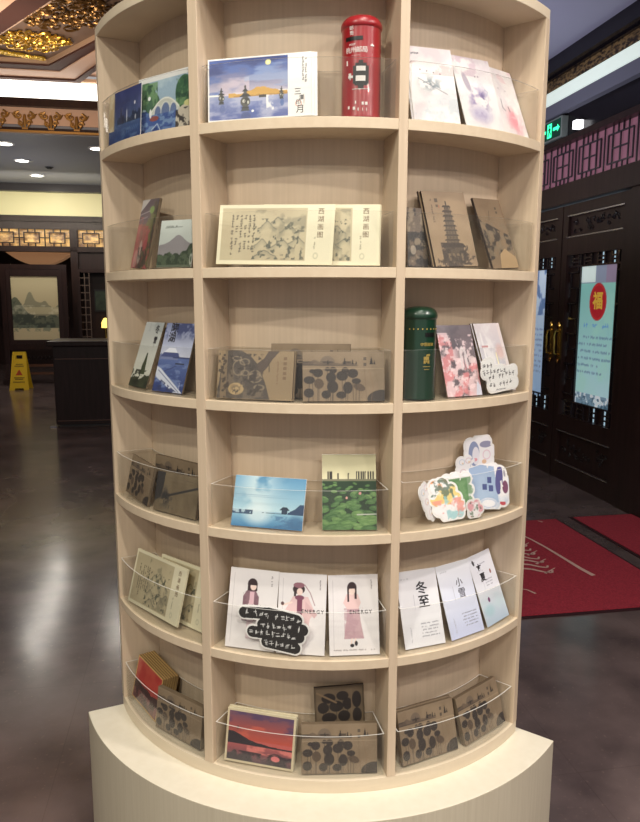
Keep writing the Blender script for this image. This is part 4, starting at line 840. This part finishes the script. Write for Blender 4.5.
def term(kind):
    A=Art(9.8,15.5,(236,238,246) if kind>1 else (232,232,236),.08); 
    if kind==2: A.grad(0,15.5,(206,214,244),(240,242,246))
    if kind==3: A.grad(0,7,(186,206,226),(226,232,240)); A.wash((200,222,230),.4,4,.5,.65,.6,(A.Y<6)*1.)
    A.script(1.0,3.0,13.8,14.0,(140,140,150),.25,seed=kind,a=.5)
    if kind<3: A.script(4.6,8.8,2.0,4.6,(90,90,104),.22,seed=4+kind,gap=.42,a=.75); A.script(1.8,1.9,1.2,4,(150,150,160),.3,True,.5)
    else: A.script(4.6,7.4,7.6,9.4,(120,120,140),.22,seed=9,gap=.4,a=.7); A.script(4.4,6.6,12.6,13.2,(120,120,140),.22,seed=9,gap=.4,a=.7); A.ell(1.7,13.9,.4,.65,(60,60,66),1,20); A.ell(7.6,10.8,.35,.5,(150,90,80)); A.ell(3.7,5.2,.45,.55,(120,60,110)); A.ell(2.8,3,2,1.2,(160,206,214),.5,soft=.8)
    A.line([(3.6,10.6),(3.6,7.6)],.07,(150,150,160),.7); return A
def d_sunset(kind=0):
    A=Art(15.7,11.0,(190,92,86),.1); A.grad(5,10.6,(186,78,62),(108,80,96)); A.wash((84,66,96),.25,3,.45,.6,.85,(A.Y>7.4)*1.,sy=2.5); A.wash((206,100,80),.3,6,.5,.65,.6,((A.Y>5)&(A.Y<8))*1.,sy=3)
    A.grad(0,4.2,(70,56,66),(176,92,92)); A.wash((224,130,120),.35,8,.5,.62,.8,((A.Y>2)&(A.Y<4.2)&(A.X>5))*1.,sy=3); A.ridge(5.0,.5,.6,9,(44,38,44),y0=3.9,shape=lambda X:1.5*np.exp(-((X-1.5)/3.2)**2)-.06*X); A.wash((52,46,52),.5,11,.44,.56,.9,(A.Y<2.6)*1.); A.ell(11.6,1.9,1.5,.9,(54,44,50),.9,ring=.3); A.ell(11.6,1.9,1.0,.55,(214,120,120)); A.ell(2.6,7.2,.16,.35,(60,46,50)); A.frame(.42,(206,192,160)); return A
def d_red():
    A=Art(13.7,10.3,(206,70,56),.12); A.grad(4.5,10.3,(176,64,56),(190,84,70)); A.wash((170,50,50),.3,3,.5,.65,.6,(A.Y>4)*1.); A.ridge(4.6,1.4,.4,4,(60,34,34)); A.wash((150,90,90),.4,6,.5,.65,.8,(A.Y<3)*1.); A.frame(.35,(214,176,110)); return A
DES={}
def design(key,fn,m=None):
    if key not in DES:
        A=fn(); DES[key]=(A,A.mesh('printed_front',m or print_matte))
    return DES[key]

# ------------------------------------------------------------------ cards, notebooks and their stacks
def frame_matrix(r,rho,ph,psi,lam,g,w,back=0,side=0,lift=.0034):
    a=R_(ph+psi); lam,g=R_(lam),R_(g); n=Vector((math.sin(a),-math.cos(a),0)); t=Vector((math.cos(a),math.sin(a),0)); u=-n*math.sin(lam)+Vector((0,0,1))*math.cos(lam)
    nn=t.cross(u); O=Vector((rho*math.sin(R_(ph)),-rho*math.cos(R_(ph)),ZT[r]+lift+abs(math.sin(g))*w/2))
    ex=t*math.cos(g)-u*math.sin(g); ey=u*math.cos(g)+t*math.sin(g)
    O=O-n*(back/max(math.cos(lam),.2))+t*side
    M=Matrix((ex,ey,nn)).transposed().to_4x4(); M.translation=O; return M
def card(kind,r,pose,des,m,t,label,cat,group=None,count=1,side=0.0,behind=None,body=None,edge=None,extra=None,order='standing directly behind',jit=.0):
    """one printed card or booklet leaning in its tray; count>1 adds the copies stacked behind it"""
    rho,ph,psi,lam,g,w,h=pose
    A,me=design(des[0],des[1],m)
    M=frame_matrix(r,rho,ph,psi,lam,g,w)
    root=empty(kind,M,label,cat,group)
    b=MB().box(-w/2,w/2,0,h,-t,-.0001)
    bo=b.build('booklet_body' if t>.003 else 'card_stock',[body or paper],root,bevel=min(.0006,t*.3))
    pr=bpy.data.objects.new('printed_front',me); C.objects.link(pr); pr.parent=root; pr.scale=(w*100/A.w*.996,h*100/A.h*.996,1)
    if extra: extra(root,w,h)
    for k in range(1,count):
        c=root.copy(); C.objects.link(c); c['label']=behind[k-1] if isinstance(behind,list) else behind
        c.matrix_world=frame_matrix(r,rho,ph,psi,lam,g,w,back=k*(t+.0011),side=k*side+(jit*((k*7)%3-1)))
        for ch in root.children: d=ch.copy(); C.objects.link(d); d.parent=c
    return root
ink=mat('black_ink',(40,38,44),.6); ink2=mat('grey_ink',(96,94,104),.6); brown_ink=mat('brown_title_ink',(120,96,72),.6)
kb=mat('kraft_book_edge',(112,96,76),.8); dk=mat('dark_booklet_spine',(60,48,42),.7)

# top row
card('postcard',0,(.5400,-52.2,3,3.0,2.0,.150,.1030),('night',d_night),print_gloss,.0012,'glossy blue night lake postcard standing at far left of top shelf','postcard')
card('postcard',0,(.5205,-38.9,5.0,5.0,-1.0,.150,.1170),('bridge',d_bridge),print_gloss,.0012,'glossy postcard painting of a stone arch bridge over blue water','postcard')
def tx_pools(root,w,h):
    for ch,x,y,s in (('三',.072,.044,.014),('潭',.0785,.033,.010),('印',.073,.025,.010),('月',.0765,.012,.016)): text('title_character',ch,s,ink,root,(x,y,.0006))
card('postcard',0,(.5290,-13.85,5.0,8.0,-1.8,.1950,.1155),('pools',d_pools),print_matte,.0012,'wide blue postcard of three stone lanterns in moonlit water','postcard','moonlit lantern postcards on the top shelf',3,.0050,['copy of lantern postcard directly behind the front one, right edge showing','rearmost lantern postcard of the stack of three'],extra=tx_pools)
card('postcard',0,(.5375,22.1,-2.4,17.2,-1.0,.0960,.1500),('wc1',lambda:d_wc(1)),print_matte,.0012,'pale postcard with grey ink bird strokes, leftmost of top right bay','postcard','pale watercolour cards',2,-.0035,'hidden copy behind the pale card with the grey ink bird')
card('postcard',0,(.5350,34.6,-2.5,18.8,-2.5,.1010,.1490),('wc2',lambda:d_wc(2)),print_matte,.0012,'pale postcard with purple watercolour wash, middle of top right bay','postcard')
card('postcard',0,(.5340,45.2,-2.5,20.0,-2.0,.0960,.1480),('wc3',lambda:d_wc(3)),print_matte,.0012,'pale postcard with soft pink bloom, rightmost of top right bay','postcard')
# second row
card('booklet',1,(.5300,-49.5,-6.0,12.3,3.3,.0980,.1475),('maple',d_maple),print_gloss,.0060,'tall red maple leaf booklet leaning in left bay of second shelf','booklet',body=kb)
card('postcard',1,(.5345,-35.3,3.0,11.5,.9,.0960,.0959),('lake',d_lake),print_matte,.0012,'grey green lake and hills card right of the maple booklet','postcard')
def tx_scroll(root,w,h):
    for k,ch in enumerate('西湖画图'): text('title_character',ch,.0125,brown_ink,root,(w/2-.026,h-.014-k*.0148,.0006))
card('booklet',1,(.5400,-10.95,0,13.0,1.0,.2240,.1145),('scr',lambda:scroll_art(3)),print_matte,.0030,'wide cream booklet with mountain ink painting at left of second shelf','booklet','wide ink painting booklets, second shelf',body=cream_p,extra=tx_scroll)
card('booklet',1,(.5320,-1.60,-3.0,13.0,.5,.2190,.1160),('scr2',lambda:scroll_art(7,22,11.6)),print_matte,.0040,'wide cream booklet standing behind the first, its right strip showing','booklet','wide ink painting booklets, second shelf',2,.0020,'rearmost wide cream booklet in the middle of the second shelf',body=cream_p,extra=tx_scroll)
card('booklet',1,(.5170,19.6,2.0,10.0,1.5,.0430,.1137),('ink',d_ink),print_matte,.0020,'narrow dark ink patterned card left of the pagoda booklets','booklet',body=dk)
card('booklet',1,(.5375,27.8,-.8,18.5,-2.1,.1020,.1540),('pagoda',d_pagoda),print_matte,.0045,'brown booklet with many storeyed pagoda drawing, front of its pair','booklet','pagoda booklets',2,-.0030,'copy of pagoda booklet behind the front one, left edge showing',body=dk)
card('booklet',1,(.5370,42.9,.3,20.0,-3.0,.0960,.1510),('mount',d_mount),print_matte,.0050,'brown booklet with ink mountain drawing right of the pagoda one','booklet',body=dk)
# third row
def tx_summit(root,w,h):
    for ch,x,y,s in (('冬',.020,.132,.020),('雪',.024,.108,.017)): text('title_character',ch,s,ink,root,(x,y,.0006),offset=.0004)
card('postcard',2,(.5325,-52.0,1.0,19.6,0,.0900,.1500),('summit',d_summit),print_matte,.0035,'pale misty card with dark pine silhouette, left of the blue one','postcard',body=kb,extra=tx_summit)
def tx_snow(root,w,h):
    for ch,x,y,s in (('晓',-.018,.137,.024),('湖',-.021,.116,.023)): text('title_character',ch,s,ink,root,(x,y,.0006),offset=.0004)
card('postcard',2,(.5325,-38.9,2.0,18.7,0,.0940,.1495),('snow',d_snow),print_matte,.0035,'blue snowy lakeside card with black title characters','postcard',body=kb,extra=tx_snow)
card('notebook',2,(.5405,-15.3,0,11.0,0,.1560,.0945),('bird',d_bird),print_matte,.0060,'kraft notebook with grey bird and blossom print, third shelf','notebook','kraft notebooks on the third shelf',2,.0015,'notebook behind the grey bird notebook on the third shelf',body=kb)
card('notebook',2,(.5405,3.35,0,11.5,0,.1570,.0950),('lotus',lotus_art),print_matte,.0060,'kraft notebook with dark lotus leaves right of the bird notebook','notebook','kraft notebooks on the third shelf',body=kb)
card('notebook',2,(.4965,-3.8,0,4.0,0,.1560,.1060),('lotus',lotus_art),print_matte,.0060,'dark lotus notebook at the back, only its top edge showing','notebook','kraft notebooks on the third shelf',body=dk)
card('postcard',2,(.5360,31.2,-5.0,19.3,-.0,.0860,.1490),('pink',d_pink),print_gloss,.0030,'card with pink feathery flowers and glass beside the green post box','postcard',None,body=kb)
card('postcard',2,(.5340,44.3,-1.5,19.8,-.0,.0930,.1515),('white',d_white),print_matte,.0030,'pale whitish interior photo card behind the handwritten bubble sign','postcard','whitish interior cards',2,-.0030,'copy of the whitish card showing along its left edge',body=kb)
# fourth row
card('notebook',3,(.5395,-53.2,-1.0,13.2,2.4,.1320,.0887),('lotus',lotus_art),print_matte,.0060,'lotus leaf notebook leaning at far left of the fourth shelf','notebook','kraft notebooks on the fourth shelf',body=kb)
card('notebook',3,(.5415,-36.6,.3,12.0,0,.1300,.0847),('horse',d_horse),print_matte,.0080,'kraft notebook with black brush branch, front left of fourth shelf','notebook','kraft notebooks on the fourth shelf',body=kb)
card('notebook',3,(.4990,-41.5,0,4.0,0,.1600,.1040),('lotus',lotus_art),print_matte,.0100,'thick lotus notebook at the back of the fourth shelf left bay','notebook','kraft notebooks on the fourth shelf',body=kb)
card('postcard',3,(.5365,-13.0,-1.0,19.9,0,.1495,.1020),('blue',d_blue),print_gloss,.0015,'bright blue lake postcard with small pavilion on the horizon','postcard')
card('postcard',3,(.5335,4.86,-3.0,18.1,0,.1080,.1500),('green',d_green),print_matte,.0015,'tall postcard of green lotus leaves and people on a bridge','postcard')
# fifth row
def tx_book(root,w,h):
    for k,ch in enumerate('西湖画图'): text('title_character',ch,.0120,brown_ink,root,(w/2-.026,h-.016-k*.0150,.0006))
card('booklet',4,(.5370,-47.7,0,16.5,-2.6,.2220,.1250),('scr3',lambda:scroll_art(11,22,12.4)),print_matte,.0040,'cream ink painting booklet in front at left of fifth shelf','booklet','cream booklets on the fifth shelf',body=cream_p,extra=tx_book)
card('booklet',4,(.5150,-39.7,-1.0,14.5,-.5,.1880,.1310),('scr4',lambda:scroll_art(15,19,13)),print_matte,.0040,'cream ink painting booklet partly hidden behind the front one','booklet','cream booklets on the fifth shelf',body=cream_p,extra=tx_book)
def tx_energy(k):
    def f(root,w,h):
        s,x={1:('NERGY',.019),2:('ENERGY',.022),3:('ENERGY',.014)}[k]
        text('title_lettering',s,.0100,ink,root,(x,h*.53,.0006),spacing=1.35,offset=.0002)
    return f
for k,(pose,pos) in enumerate([((.5400,-17.05,2.9,15.4,0,.1060,.1610),'leftmost, short haired girl in a mauve coat'),((.5400,-5.6,-1.0,15.4,0,.0985,.1600),'middle, girl with beret and plum scarf'),((.5415,6.1,-.7,15.6,0,.1020,.1587),'rightmost, long haired girl in a dusty pink skirt')]):
    card('postcard',4,pose,('girl%d'%(k+1),lambda k=k:girl(k+1)),print_matte,.0012,'white fashion illustration card, '+pos,'postcard','white fashion cards on the fifth shelf',extra=tx_energy(k+1))
def tx_term(k):
    data={1:[('冬',.008,.116,.027),('至',.010,.088,.027)],2:[('小',.008,.110,.020),('雪',.010,.087,.022)],3:[('立',-.012,.122,.020),('夏',-.008,.101,.020)]}[k]
    def f(root,w,h):
        for ch,x,y,s in data: text('title_character',ch,s,ink if k!=2 else ink2,root,(x,y,.0006),offset=.0005 if k!=2 else .0002)
    return f
for k,(pose,lb) in enumerate([((.5400,22.4,-1.3,20.2,0,.0935,.1543),'white card with black characters for winter solstice, leftmost of three'),((.5412,34.15,.5,22.0,0,.0970,.1548),'pale blue white card with grey characters, middle of three solar cards'),((.5410,45.2,-1.0,22.2,-1.5,.0870,.1550),'bluish white card with small bird mark, rightmost of three solar cards')]):
    card('postcard',4,pose,('term%d'%(k+1),lambda k=k:term(k+1)),print_matte,.0012,lb,'postcard','solar term cards on the fifth shelf',2 if k==0 else 1,.001,'hidden copy behind the winter solstice card',extra=tx_term(k+1))
# bottom row
card('booklet',5,(.5375,-54.2,3.0,11.5,3.0,.1340,.1040),('red',d_red),print_gloss,.0045,'red sunset booklet at the front of the far left stack','booklet','red sunset booklets at bottom left',7,.0004,['%s booklet counted from the front in the red sunset stack'%q for q in ('second','third','fourth','fifth','sixth','rearmost')],body=mat('gilt_paper_edge',(140,112,72),.6))
card('notebook',5,(.5400,-37.9,0,8.0,-1.0,.1500,.0940),('lotus',lotus_art),print_matte,.0120,'thick lotus notebook beside the red stack on bottom shelf','notebook','lotus notebooks on the bottom shelf',body=kb)
card('notebook',5,(.5385,-15.3,2.0,13.0,.8,.1520,.1095),('sunset',d_sunset),print_gloss,.0070,'cream bordered red sunset lake booklet in bottom middle bay','booklet','sunset booklets in the bottom middle bay',2,0,'second sunset booklet behind the cream bordered front one',body=cream_p)
card('notebook',5,(.5415,3.0,0,9.0,0,.1570,.1030),('lotus',lotus_art),print_matte,.0120,'thick lotus notebook right of the sunset booklet, bottom shelf','notebook','lotus notebooks on the bottom shelf',body=kb)
card('notebook',5,(.5000,3.9,2.2,6.0,-2.0,.1060,.1610),('lotusd',d_back),print_matte,.0060,'dark lotus notebook standing upright behind the front one, bottom middle','notebook','lotus notebooks on the bottom shelf',body=dk)
card('notebook',5,(.5370,24.9,4.0,17.0,1.5,.1450,.1080),('lotus',lotus_art),print_matte,.0080,'lotus notebook at left of bottom right bay','notebook','lotus notebooks on the bottom shelf',2,.0010,'lotus notebook directly behind the left one, bottom right bay',body=kb)
card('notebook',5,(.5400,42.0,-3.0,18.0,-2.0,.1400,.1035),('lotus',lotus_art),print_matte,.0120,'lotus notebook at right of bottom right bay, overlapping its neighbour','notebook','lotus notebooks on the bottom shelf',body=kb)

# ------------------------------------------------------------------ die-cut stickers and handwritten bubble signs
def blob(A,cs,pad=0):
    """union of discs (x,y,r), capsules (x0,y0,x1,y1,r) and polygons, grown by pad"""
    m=np.zeros(A.X.shape,bool)
    for c in cs:
        if len(c)==3: m|=np.hypot(A.X-c[0],A.Y-c[1])<c[2]+pad
        else:
            x0,y0,x1,y1,r=c; L=max((x1-x0)**2+(y1-y0)**2,1e-9); t=np.clip(((A.X-x0)*(x1-x0)+(A.Y-y0)*(y1-y0))/L,0,1)
            m|=np.hypot(A.X-x0-t*(x1-x0),A.Y-y0-t*(y1-y0))<r+pad
    return m
def diecut(name,M,cs,fn,w,h,label,cat,group=None,t=.0016,base=paper,pad=.40,res=.06):
    root=empty(name,M,label,cat,group); A=Art(w,h,(240,238,240),res)
    b=bpy.data.objects.new('white_backing',A.mesh('white_backing',base,z=-.0001,mask=blob(A,cs,pad))); C.objects.link(b); b.parent=root; b.data.materials.clear(); b.data.materials.append(base)
    sd=b.modifiers.new('thickness','SOLIDIFY'); sd.thickness=t; sd.offset=-1
    A=Art(w,h,(240,238,240),res); fn(A)
    o=bpy.data.objects.new('printed_picture',A.mesh('printed_picture',print_matte,mask=blob(A,cs,0))); C.objects.link(o); o.parent=root; return root
def glyph_rows(A,rows,col,cw,seed=1,up=0):
    for i,(x0,x1,y,sl) in enumerate(rows):
        r=random.Random(seed+i); x=x0
        while x<x1:
            if r.random()<.16: x+=cw*1.3; continue
            for k in range(4):
                xa,ya=x+(r.random()-.5)*cw*.6,y+sl*(x-x0)+(r.random()-.5)*cw*.9
                if r.random()<.5: A.lineF(xa-cw*.36,ya,xa+cw*.36,ya+cw*.1,cw*.13,col,.95)
                else: A.lineF(xa,ya-cw*.4,xa+(r.random()-.5)*cw*.3,ya+cw*.4,cw*.13,col,.95)
            x+=cw*1.42
# black bubble sign in front of the fashion cards
def f_black(A):
    A.c[:]=(22,21,22); glyph_rows(A,[(2.0,12.6,7.6,-.09),(5.4,13.4,5.3,-.03),(3.2,12.6,4.0,-.06),(6.2,12.0,2.1,-.09)],(236,236,236),.74,5)
cs=[(1.6,7.4,6.5,7.6,1.1),(6.5,7.6,12.0,6.7,1.15),(5.4,5.4,13.2,5.0,1.15),(3.4,3.9,12.6,3.6,1.1),(6.3,2.2,11.9,1.5,1.1),(9,4.6,11,3,1.6)]
M=frame_matrix(4,.5470,-11.6,0,9.5,0,.0)@Matrix.Scale(1.06,4)
diecut('bubble_sign',M,cs,f_black,14.8,8.9,'black bubble shaped sign with white handwriting before the fashion cards','sign',t=.0014,pad=.34)
def f_white(A):
    A.c[:]=(238,238,236); glyph_rows(A,[(1.8,4.6,6.0,-.05),(1.5,8.4,4.5,.0),(3.2,11.6,3.2,.08),(3.2,11.0,1.7,.03)],(40,38,42),.78,7); glyph_rows(A,[(5.0,8.0,.7,0)],(90,90,94),.22,3)
cs=[(2.3,5.9,3.6,6.2,1.1),(1.9,4.4,7.2,4.5,1.1),(3.6,3.1,11.2,4.1,1.2),(3.6,1.6,11.0,1.9,1.2),(7,3,1.8)]
M=frame_matrix(2,.5445,41.6,-3,8,-2,.07)
diecut('bubble_sign',M,cs,f_white,12.6,7.8,'white bubble shaped sign with dark handwriting before the whitish card','sign',t=.0014)
# pile of die-cut stickers, fourth row right bay
def P_(ph,rho,lam,g,dz=0,psi=0,S=1): 
    M=frame_matrix(3,rho,ph,psi,lam,0,.06); M=M@Matrix.Rotation(R_(g),4,'Z')@Matrix.Scale(S,4); M.translation.z+=dz; return M
GS='die-cut stickers heaped in fourth row'
def f_mug(A):
    A.poly([(.4,1.2),(6.4,1.2),(5.6,7.2),(.6,7.6)],(160,182,212)); A.wash((176,196,220),.5,3,.4,.7,.6); A.ell(6.6,5.0,.75,2.5,(86,84,140),1,-6)
    for x,y in ((4.6,4.9),(4.9,3.5),(3.6,3.7)): A.rect(x-.45,x+.45,y-.5,y+.5,(74,86,140))
    A.ell(4.3,1.0,1.7,.9,(236,236,240)); A.ell(4.3,1.0,1.5,.7,(180,196,220),1,ring=.15); A.ell(7.8,3.8,.6,1.1,(120,70,100)); A.rect(6.6,7.7,.7,1.3,(196,80,90)); A.ell(7.9,6.2,.4,.7,(160,160,170))
csm=[(1.4,6.4,1.2),(3.2,6.7,1.1),(5.4,6.6,1.1),(6.8,6.0,1.2),(8.0,4.6,.9),(8.0,3.3,.9),(7.2,1.9,1.2),(5.6,1.0,1.0),(3.9,1.0,1.1),(2.2,2.0,1.4),(1.3,3.8,1.1),(4,4,2.9)]
diecut('sticker',P_(40.6,.5330,17,-7,.006,-16,1.28),csm,f_mug,8.6,7.9,'light blue mug shaped sticker at the front right of the pile','sticker',GS)
def f_flor(A):
    A.wash((236,160,110),.6,3,.42,.55,.95,((A.X<4.4)&(A.Y>3.4))*1.); A.wash((238,206,120),.7,5,.5,.6,.9,(A.Y>3)*1.); A.wash((90,110,96),.9,8,.58,.66,.8,(A.Y>4)*1.); A.wash((150,200,206),.6,12,.45,.58,.8,((A.X>3)&(A.Y<4.6))*1.); A.wash((232,150,140),.8,14,.55,.64,.8,(A.Y<4)*1.)
csf=[(1.6,6.4,1.3),(3.2,6.8,1.2),(4.8,5.6,1.1),(5.6,4.0,1.0),(6.2,2.4,1.0),(5.6,1.2,.9),(4.2,1.1,.9),(2.7,1.1,.9),(1.5,2.2,1.0),(1.3,4.2,1.2),(3.4,3.8,2.3)]
diecut('sticker',P_(28.2,.5390,19,4,.002,-8,1.12),csf,f_flor,7.2,8.2,'orange and teal flower cluster sticker at the front left of pile','sticker',GS)
def f_bird(A):
    A.ell(2.2,3.8,1.2,2.2,(140,152,186)); A.ell(2.6,3.4,.8,1.6,(230,228,236)); A.ell(4.9,5.3,1.4,.6,(150,150,176)); A.ell(5.0,3.4,.8,.8,(222,180,196),.8,ring=.15); A.ell(4.4,2.2,.5,.4,(226,190,160)); A.ell(2.5,2.7,.4,.3,(226,160,170))
csb=[(1.5,5.2,1.2),(3.2,5.8,1.0),(4.8,5.6,1.2),(5.7,4.0,1.1),(5.3,2.3,1.1),(3.4,1.4,1.2),(1.6,1.9,1.2),(1.3,3.6,1.1),(3.5,3.6,2.0)]
diecut('sticker',P_(40.6,.5060,6,0,.078,-14,1.20),csb,f_bird,6.8,7,'white sticker with grey blue bird at the top of the pile','sticker',GS)
def f_green(A): A.rect(1.6,5.6,1.2,5.8,(120,160,112)); A.wash((90,134,86),.6,5,.45,.6,.7,(A.Y<6)*1.)
csg=[(1.4,5.6,1.1),(3.2,6.0,1.0),(5.4,5.6,1.1),(5.8,3.6,1.0),(5.4,1.6,1.1),(3.2,1.2,1.1),(1.4,1.6,1.1),(3.4,3.4,2.3)]
diecut('sticker',P_(32.6,.5200,12,2,.012,-10,1.15),csg,f_green,7.2,7.2,'white edged sticker with green square between flowers and mug','sticker',GS)
def f_pale(A):
    for k,(x,y) in enumerate(((1.8,6.6),(3.6,6.9),(5,5.6),(2.2,4.4),(4.2,3.6),(2.4,2),(5.2,2.4))): A.ell(x,y,.75,.6,(206,170,176) if k%2 else (176,190,206),.8,ring=.13); A.ell(x+.2,y-.3,.25,.2,(226,196,150),.8)
diecut('sticker',P_(25.4,.5220,16,12,.006,32,1.0),csf,f_pale,7.2,8.2,'pale sticker tilted left at the back of the pile','sticker',GS)
def f_rose(A): A.wash((226,150,160),.7,5,.45,.58,.8); A.wash((90,110,90),.9,9,.6,.66,.7)
csr=[(1.2,2.6,1.0),(2.6,2.9,.9),(3.4,1.8,.9),(2.6,1.0,.8),(1.3,1.1,.9),(2.2,1.9,1.2)]
diecut('sticker',P_(34.6,.5470,10,0,.001,-6,1.0),csr,f_rose,4.6,4,'small pink blossom sticker at the bottom between flowers and mug','sticker',GS)
csd=[(1.6,6.4,1.2),(3.4,6.8,1.1),(5.0,6,1.2),(5.6,4.4,1.1),(5.6,2.6,1.1),(4.2,1.3,1.1),(2.4,1.3,1.1),(1.4,2.8,1.1),(1.4,4.6,1.1),(3.4,4,2.6)]
diecut('sticker',P_(36.8,.5010,4,-3,.045,-8,.95),csd,f_pale,7.2,8.2,'white sticker peeking out left of the bird sticker','sticker',GS)
def f_dark(A): A.wash((120,120,140),.6,5,.45,.6,.8); A.wash((220,190,150),.8,8,.55,.65,.8)
diecut('sticker',P_(44.3,.5130,9,2,.020,-10,1.05),csg,f_dark,7.2,7.2,'grey patterned sticker behind the mug sticker at far right','sticker',GS)

# ------------------------------------------------------------------ toy post boxes
def postbox(name,r,ph,rho,rad,H,m,label,psi=0):
    M=Matrix.Translation((rho*math.sin(R_(ph)),-rho*math.cos(R_(ph)),ZT[r]+.0034))@Matrix.Rotation(R_(ph+psi),4,'Z')
    t=empty(name,M,label,'post box'); c=.94*rad
    MB().lathe([(rad*.97,0),(rad*.97,.004),(c,.008),(c,H*.862),(0,H*.862)],56).build('body',m,t,smooth=True)
    MB().lathe([(c,H*.862),(rad*.97,H*.868),(rad,H*.882),(rad,H*.905),(rad*.97,H*.925),(rad*.90,H*.950),(rad*.80,H*.970),(rad*.62,H*.986),(rad*.35,H*.996),(0,H)],56).build('domed_cap',m,t,smooth=True)
    return t,c
def onarc(m_,rr_,x0,x1,z0,z1,t=.0006,n=6,mi=0):
    """a raised patch bent round the front of a drum; x is the arc length from the front line"""
    vs=[];
    for i in range(n+1):
        x=x0+(x1-x0)*i/n; a=x/rr_
        for q in (rr_+.0001,rr_+t):
            for z in (z0,z1): vs.append((q*math.sin(a),-q*math.cos(a),z))
    fs=[]
    for i in range(n):
        k=4*i; fs+=[(k,k+1,k+5,k+4),(k+2,k+6,k+7,k+3),(k,k+4,k+6,k+2),(k+1,k+3,k+7,k+5)]
    fs+=[(0,2,3,1),(4*n,4*n+1,4*n+3,4*n+2)]; m_.add(vs,fs,mi)
def arctext(parent,name,s,size,m,x,z,rr_,spacing=1.0):
    me=text_mesh(s,size,spacing).copy(); me.materials.clear(); me.materials.append(m)
    for v in me.vertices:
        a=(v.co.x+x)/rr_; q=rr_+.0004+v.co.z; v.co=(q*math.sin(a),-q*math.cos(a),v.co.y+z)
    o=bpy.data.objects.new(name,me); C.objects.link(o); o.parent=parent; return o
redm=mat('red_enamel',(150,26,34),.32,coat=.3); grn=mat('dark_green_enamel',(20,52,36),.30,coat=.4); wht=mat('white_enamel',(232,228,224),.5); gld=mat('gold_paint',(206,176,90),.4,metal=.4)
t,c=postbox('toy_post_box',0,6.6,.5125,.0375,.1765,redm,'red cylindrical toy post box with domed top on top shelf',psi=0)
def oa(m_,x0,x1,z0,z1,t=.0007): onarc(m_,c,(x0+.0095)*2-.006,(x1+.0095)*2-.006,z0,z1,t)
m_=MB(); oa(m_,-.0245,-.0080,.1285,.1350,.0008); m_.build('letter_slot',black,t)
arctext(t,'lettering','邮',.0085,wht,-.0240,.1490,c); arctext(t,'lettering','筒',.0080,wht,-.0235,.1405,c); arctext(t,'lettering','POST',.0050,wht,-.0220,.1215,c)
arctext(t,'lettering','杭州邮局',.0110,wht,-.0150,.1120,c,.9); arctext(t,'lettering','···········',.0060,wht,-.0160,.1030,c)
m_=MB(); oa(m_,-.0165,-.0025,.056,.086); oa(m_,-.0150,-.0040,.053,.056); oa(m_,-.0145,-.0045,.086,.0905); oa(m_,-.0115,-.0075,.0905,.095); oa(m_,-.0120,-.0070,.048,.053); m_.build('post_box_emblem',mat('charcoal_print',(44,42,42),.5),t)
m_=MB(); oa(m_,-.0135,-.0055,.077,.085,.0011); oa(m_,-.0140,-.0055,.060,.069,.0011); oa(m_,-.0215,-.0165,.066,.070); oa(m_,-.0210,-.0185,.070,.074); oa(m_,-.0200,-.0190,.063,.066)
oa(m_,-.001,.0025,.119,.1215); oa(m_,.000,.0015,.1215,.123); oa(m_,-.0235,-.0222,.088,.096); oa(m_,-.017,-.001,.0465,.0472)
for x,z,w_ in ((-.0215,.014,.0016),(-.0165,.012,.0022),(-.0145,.022,.0010),(-.0085,.020,.0018),(-.0055,.020,.0022),(-.012,.010,.0008),(-.008,.010,.0006),(-.0045,.010,.0006)): oa(m_,x,x+w_,z,z+.005)
m_.build('white_print',wht,t)
t,c=postbox('toy_post_box',2,20.4,.5135,.0350,.179,grn,'dark green toy post box with gold print on third shelf',psi=0)
m_=MB(); onarc(m_,c,-.004,.018,.121,.129,.0008); m_.build('letter_slot',black,t)
m_=MB()
for k in range(9): onarc(m_,c,-.036+k*.0085,-.034+k*.0085,.1345,.1372,.0008)
onarc(m_,c,-.001,.001,.072,.087,.0007); onarc(m_,c,-.006,.005,.077,.083,.0007); onarc(m_,c,.001,.007,.084,.088,.0007); onarc(m_,c,-.006,-.002,.070,.076,.0007); onarc(m_,c,.002,.006,.070,.076,.0007); onarc(m_,c,-.007,.008,.0635,.0645,.0007); onarc(m_,c,-.005,.006,.058,.059,.0007)
m_.build('gold_emblem',gld,t); arctext(t,'lettering','中国邮政',.0072,gld,.001,.106,c)
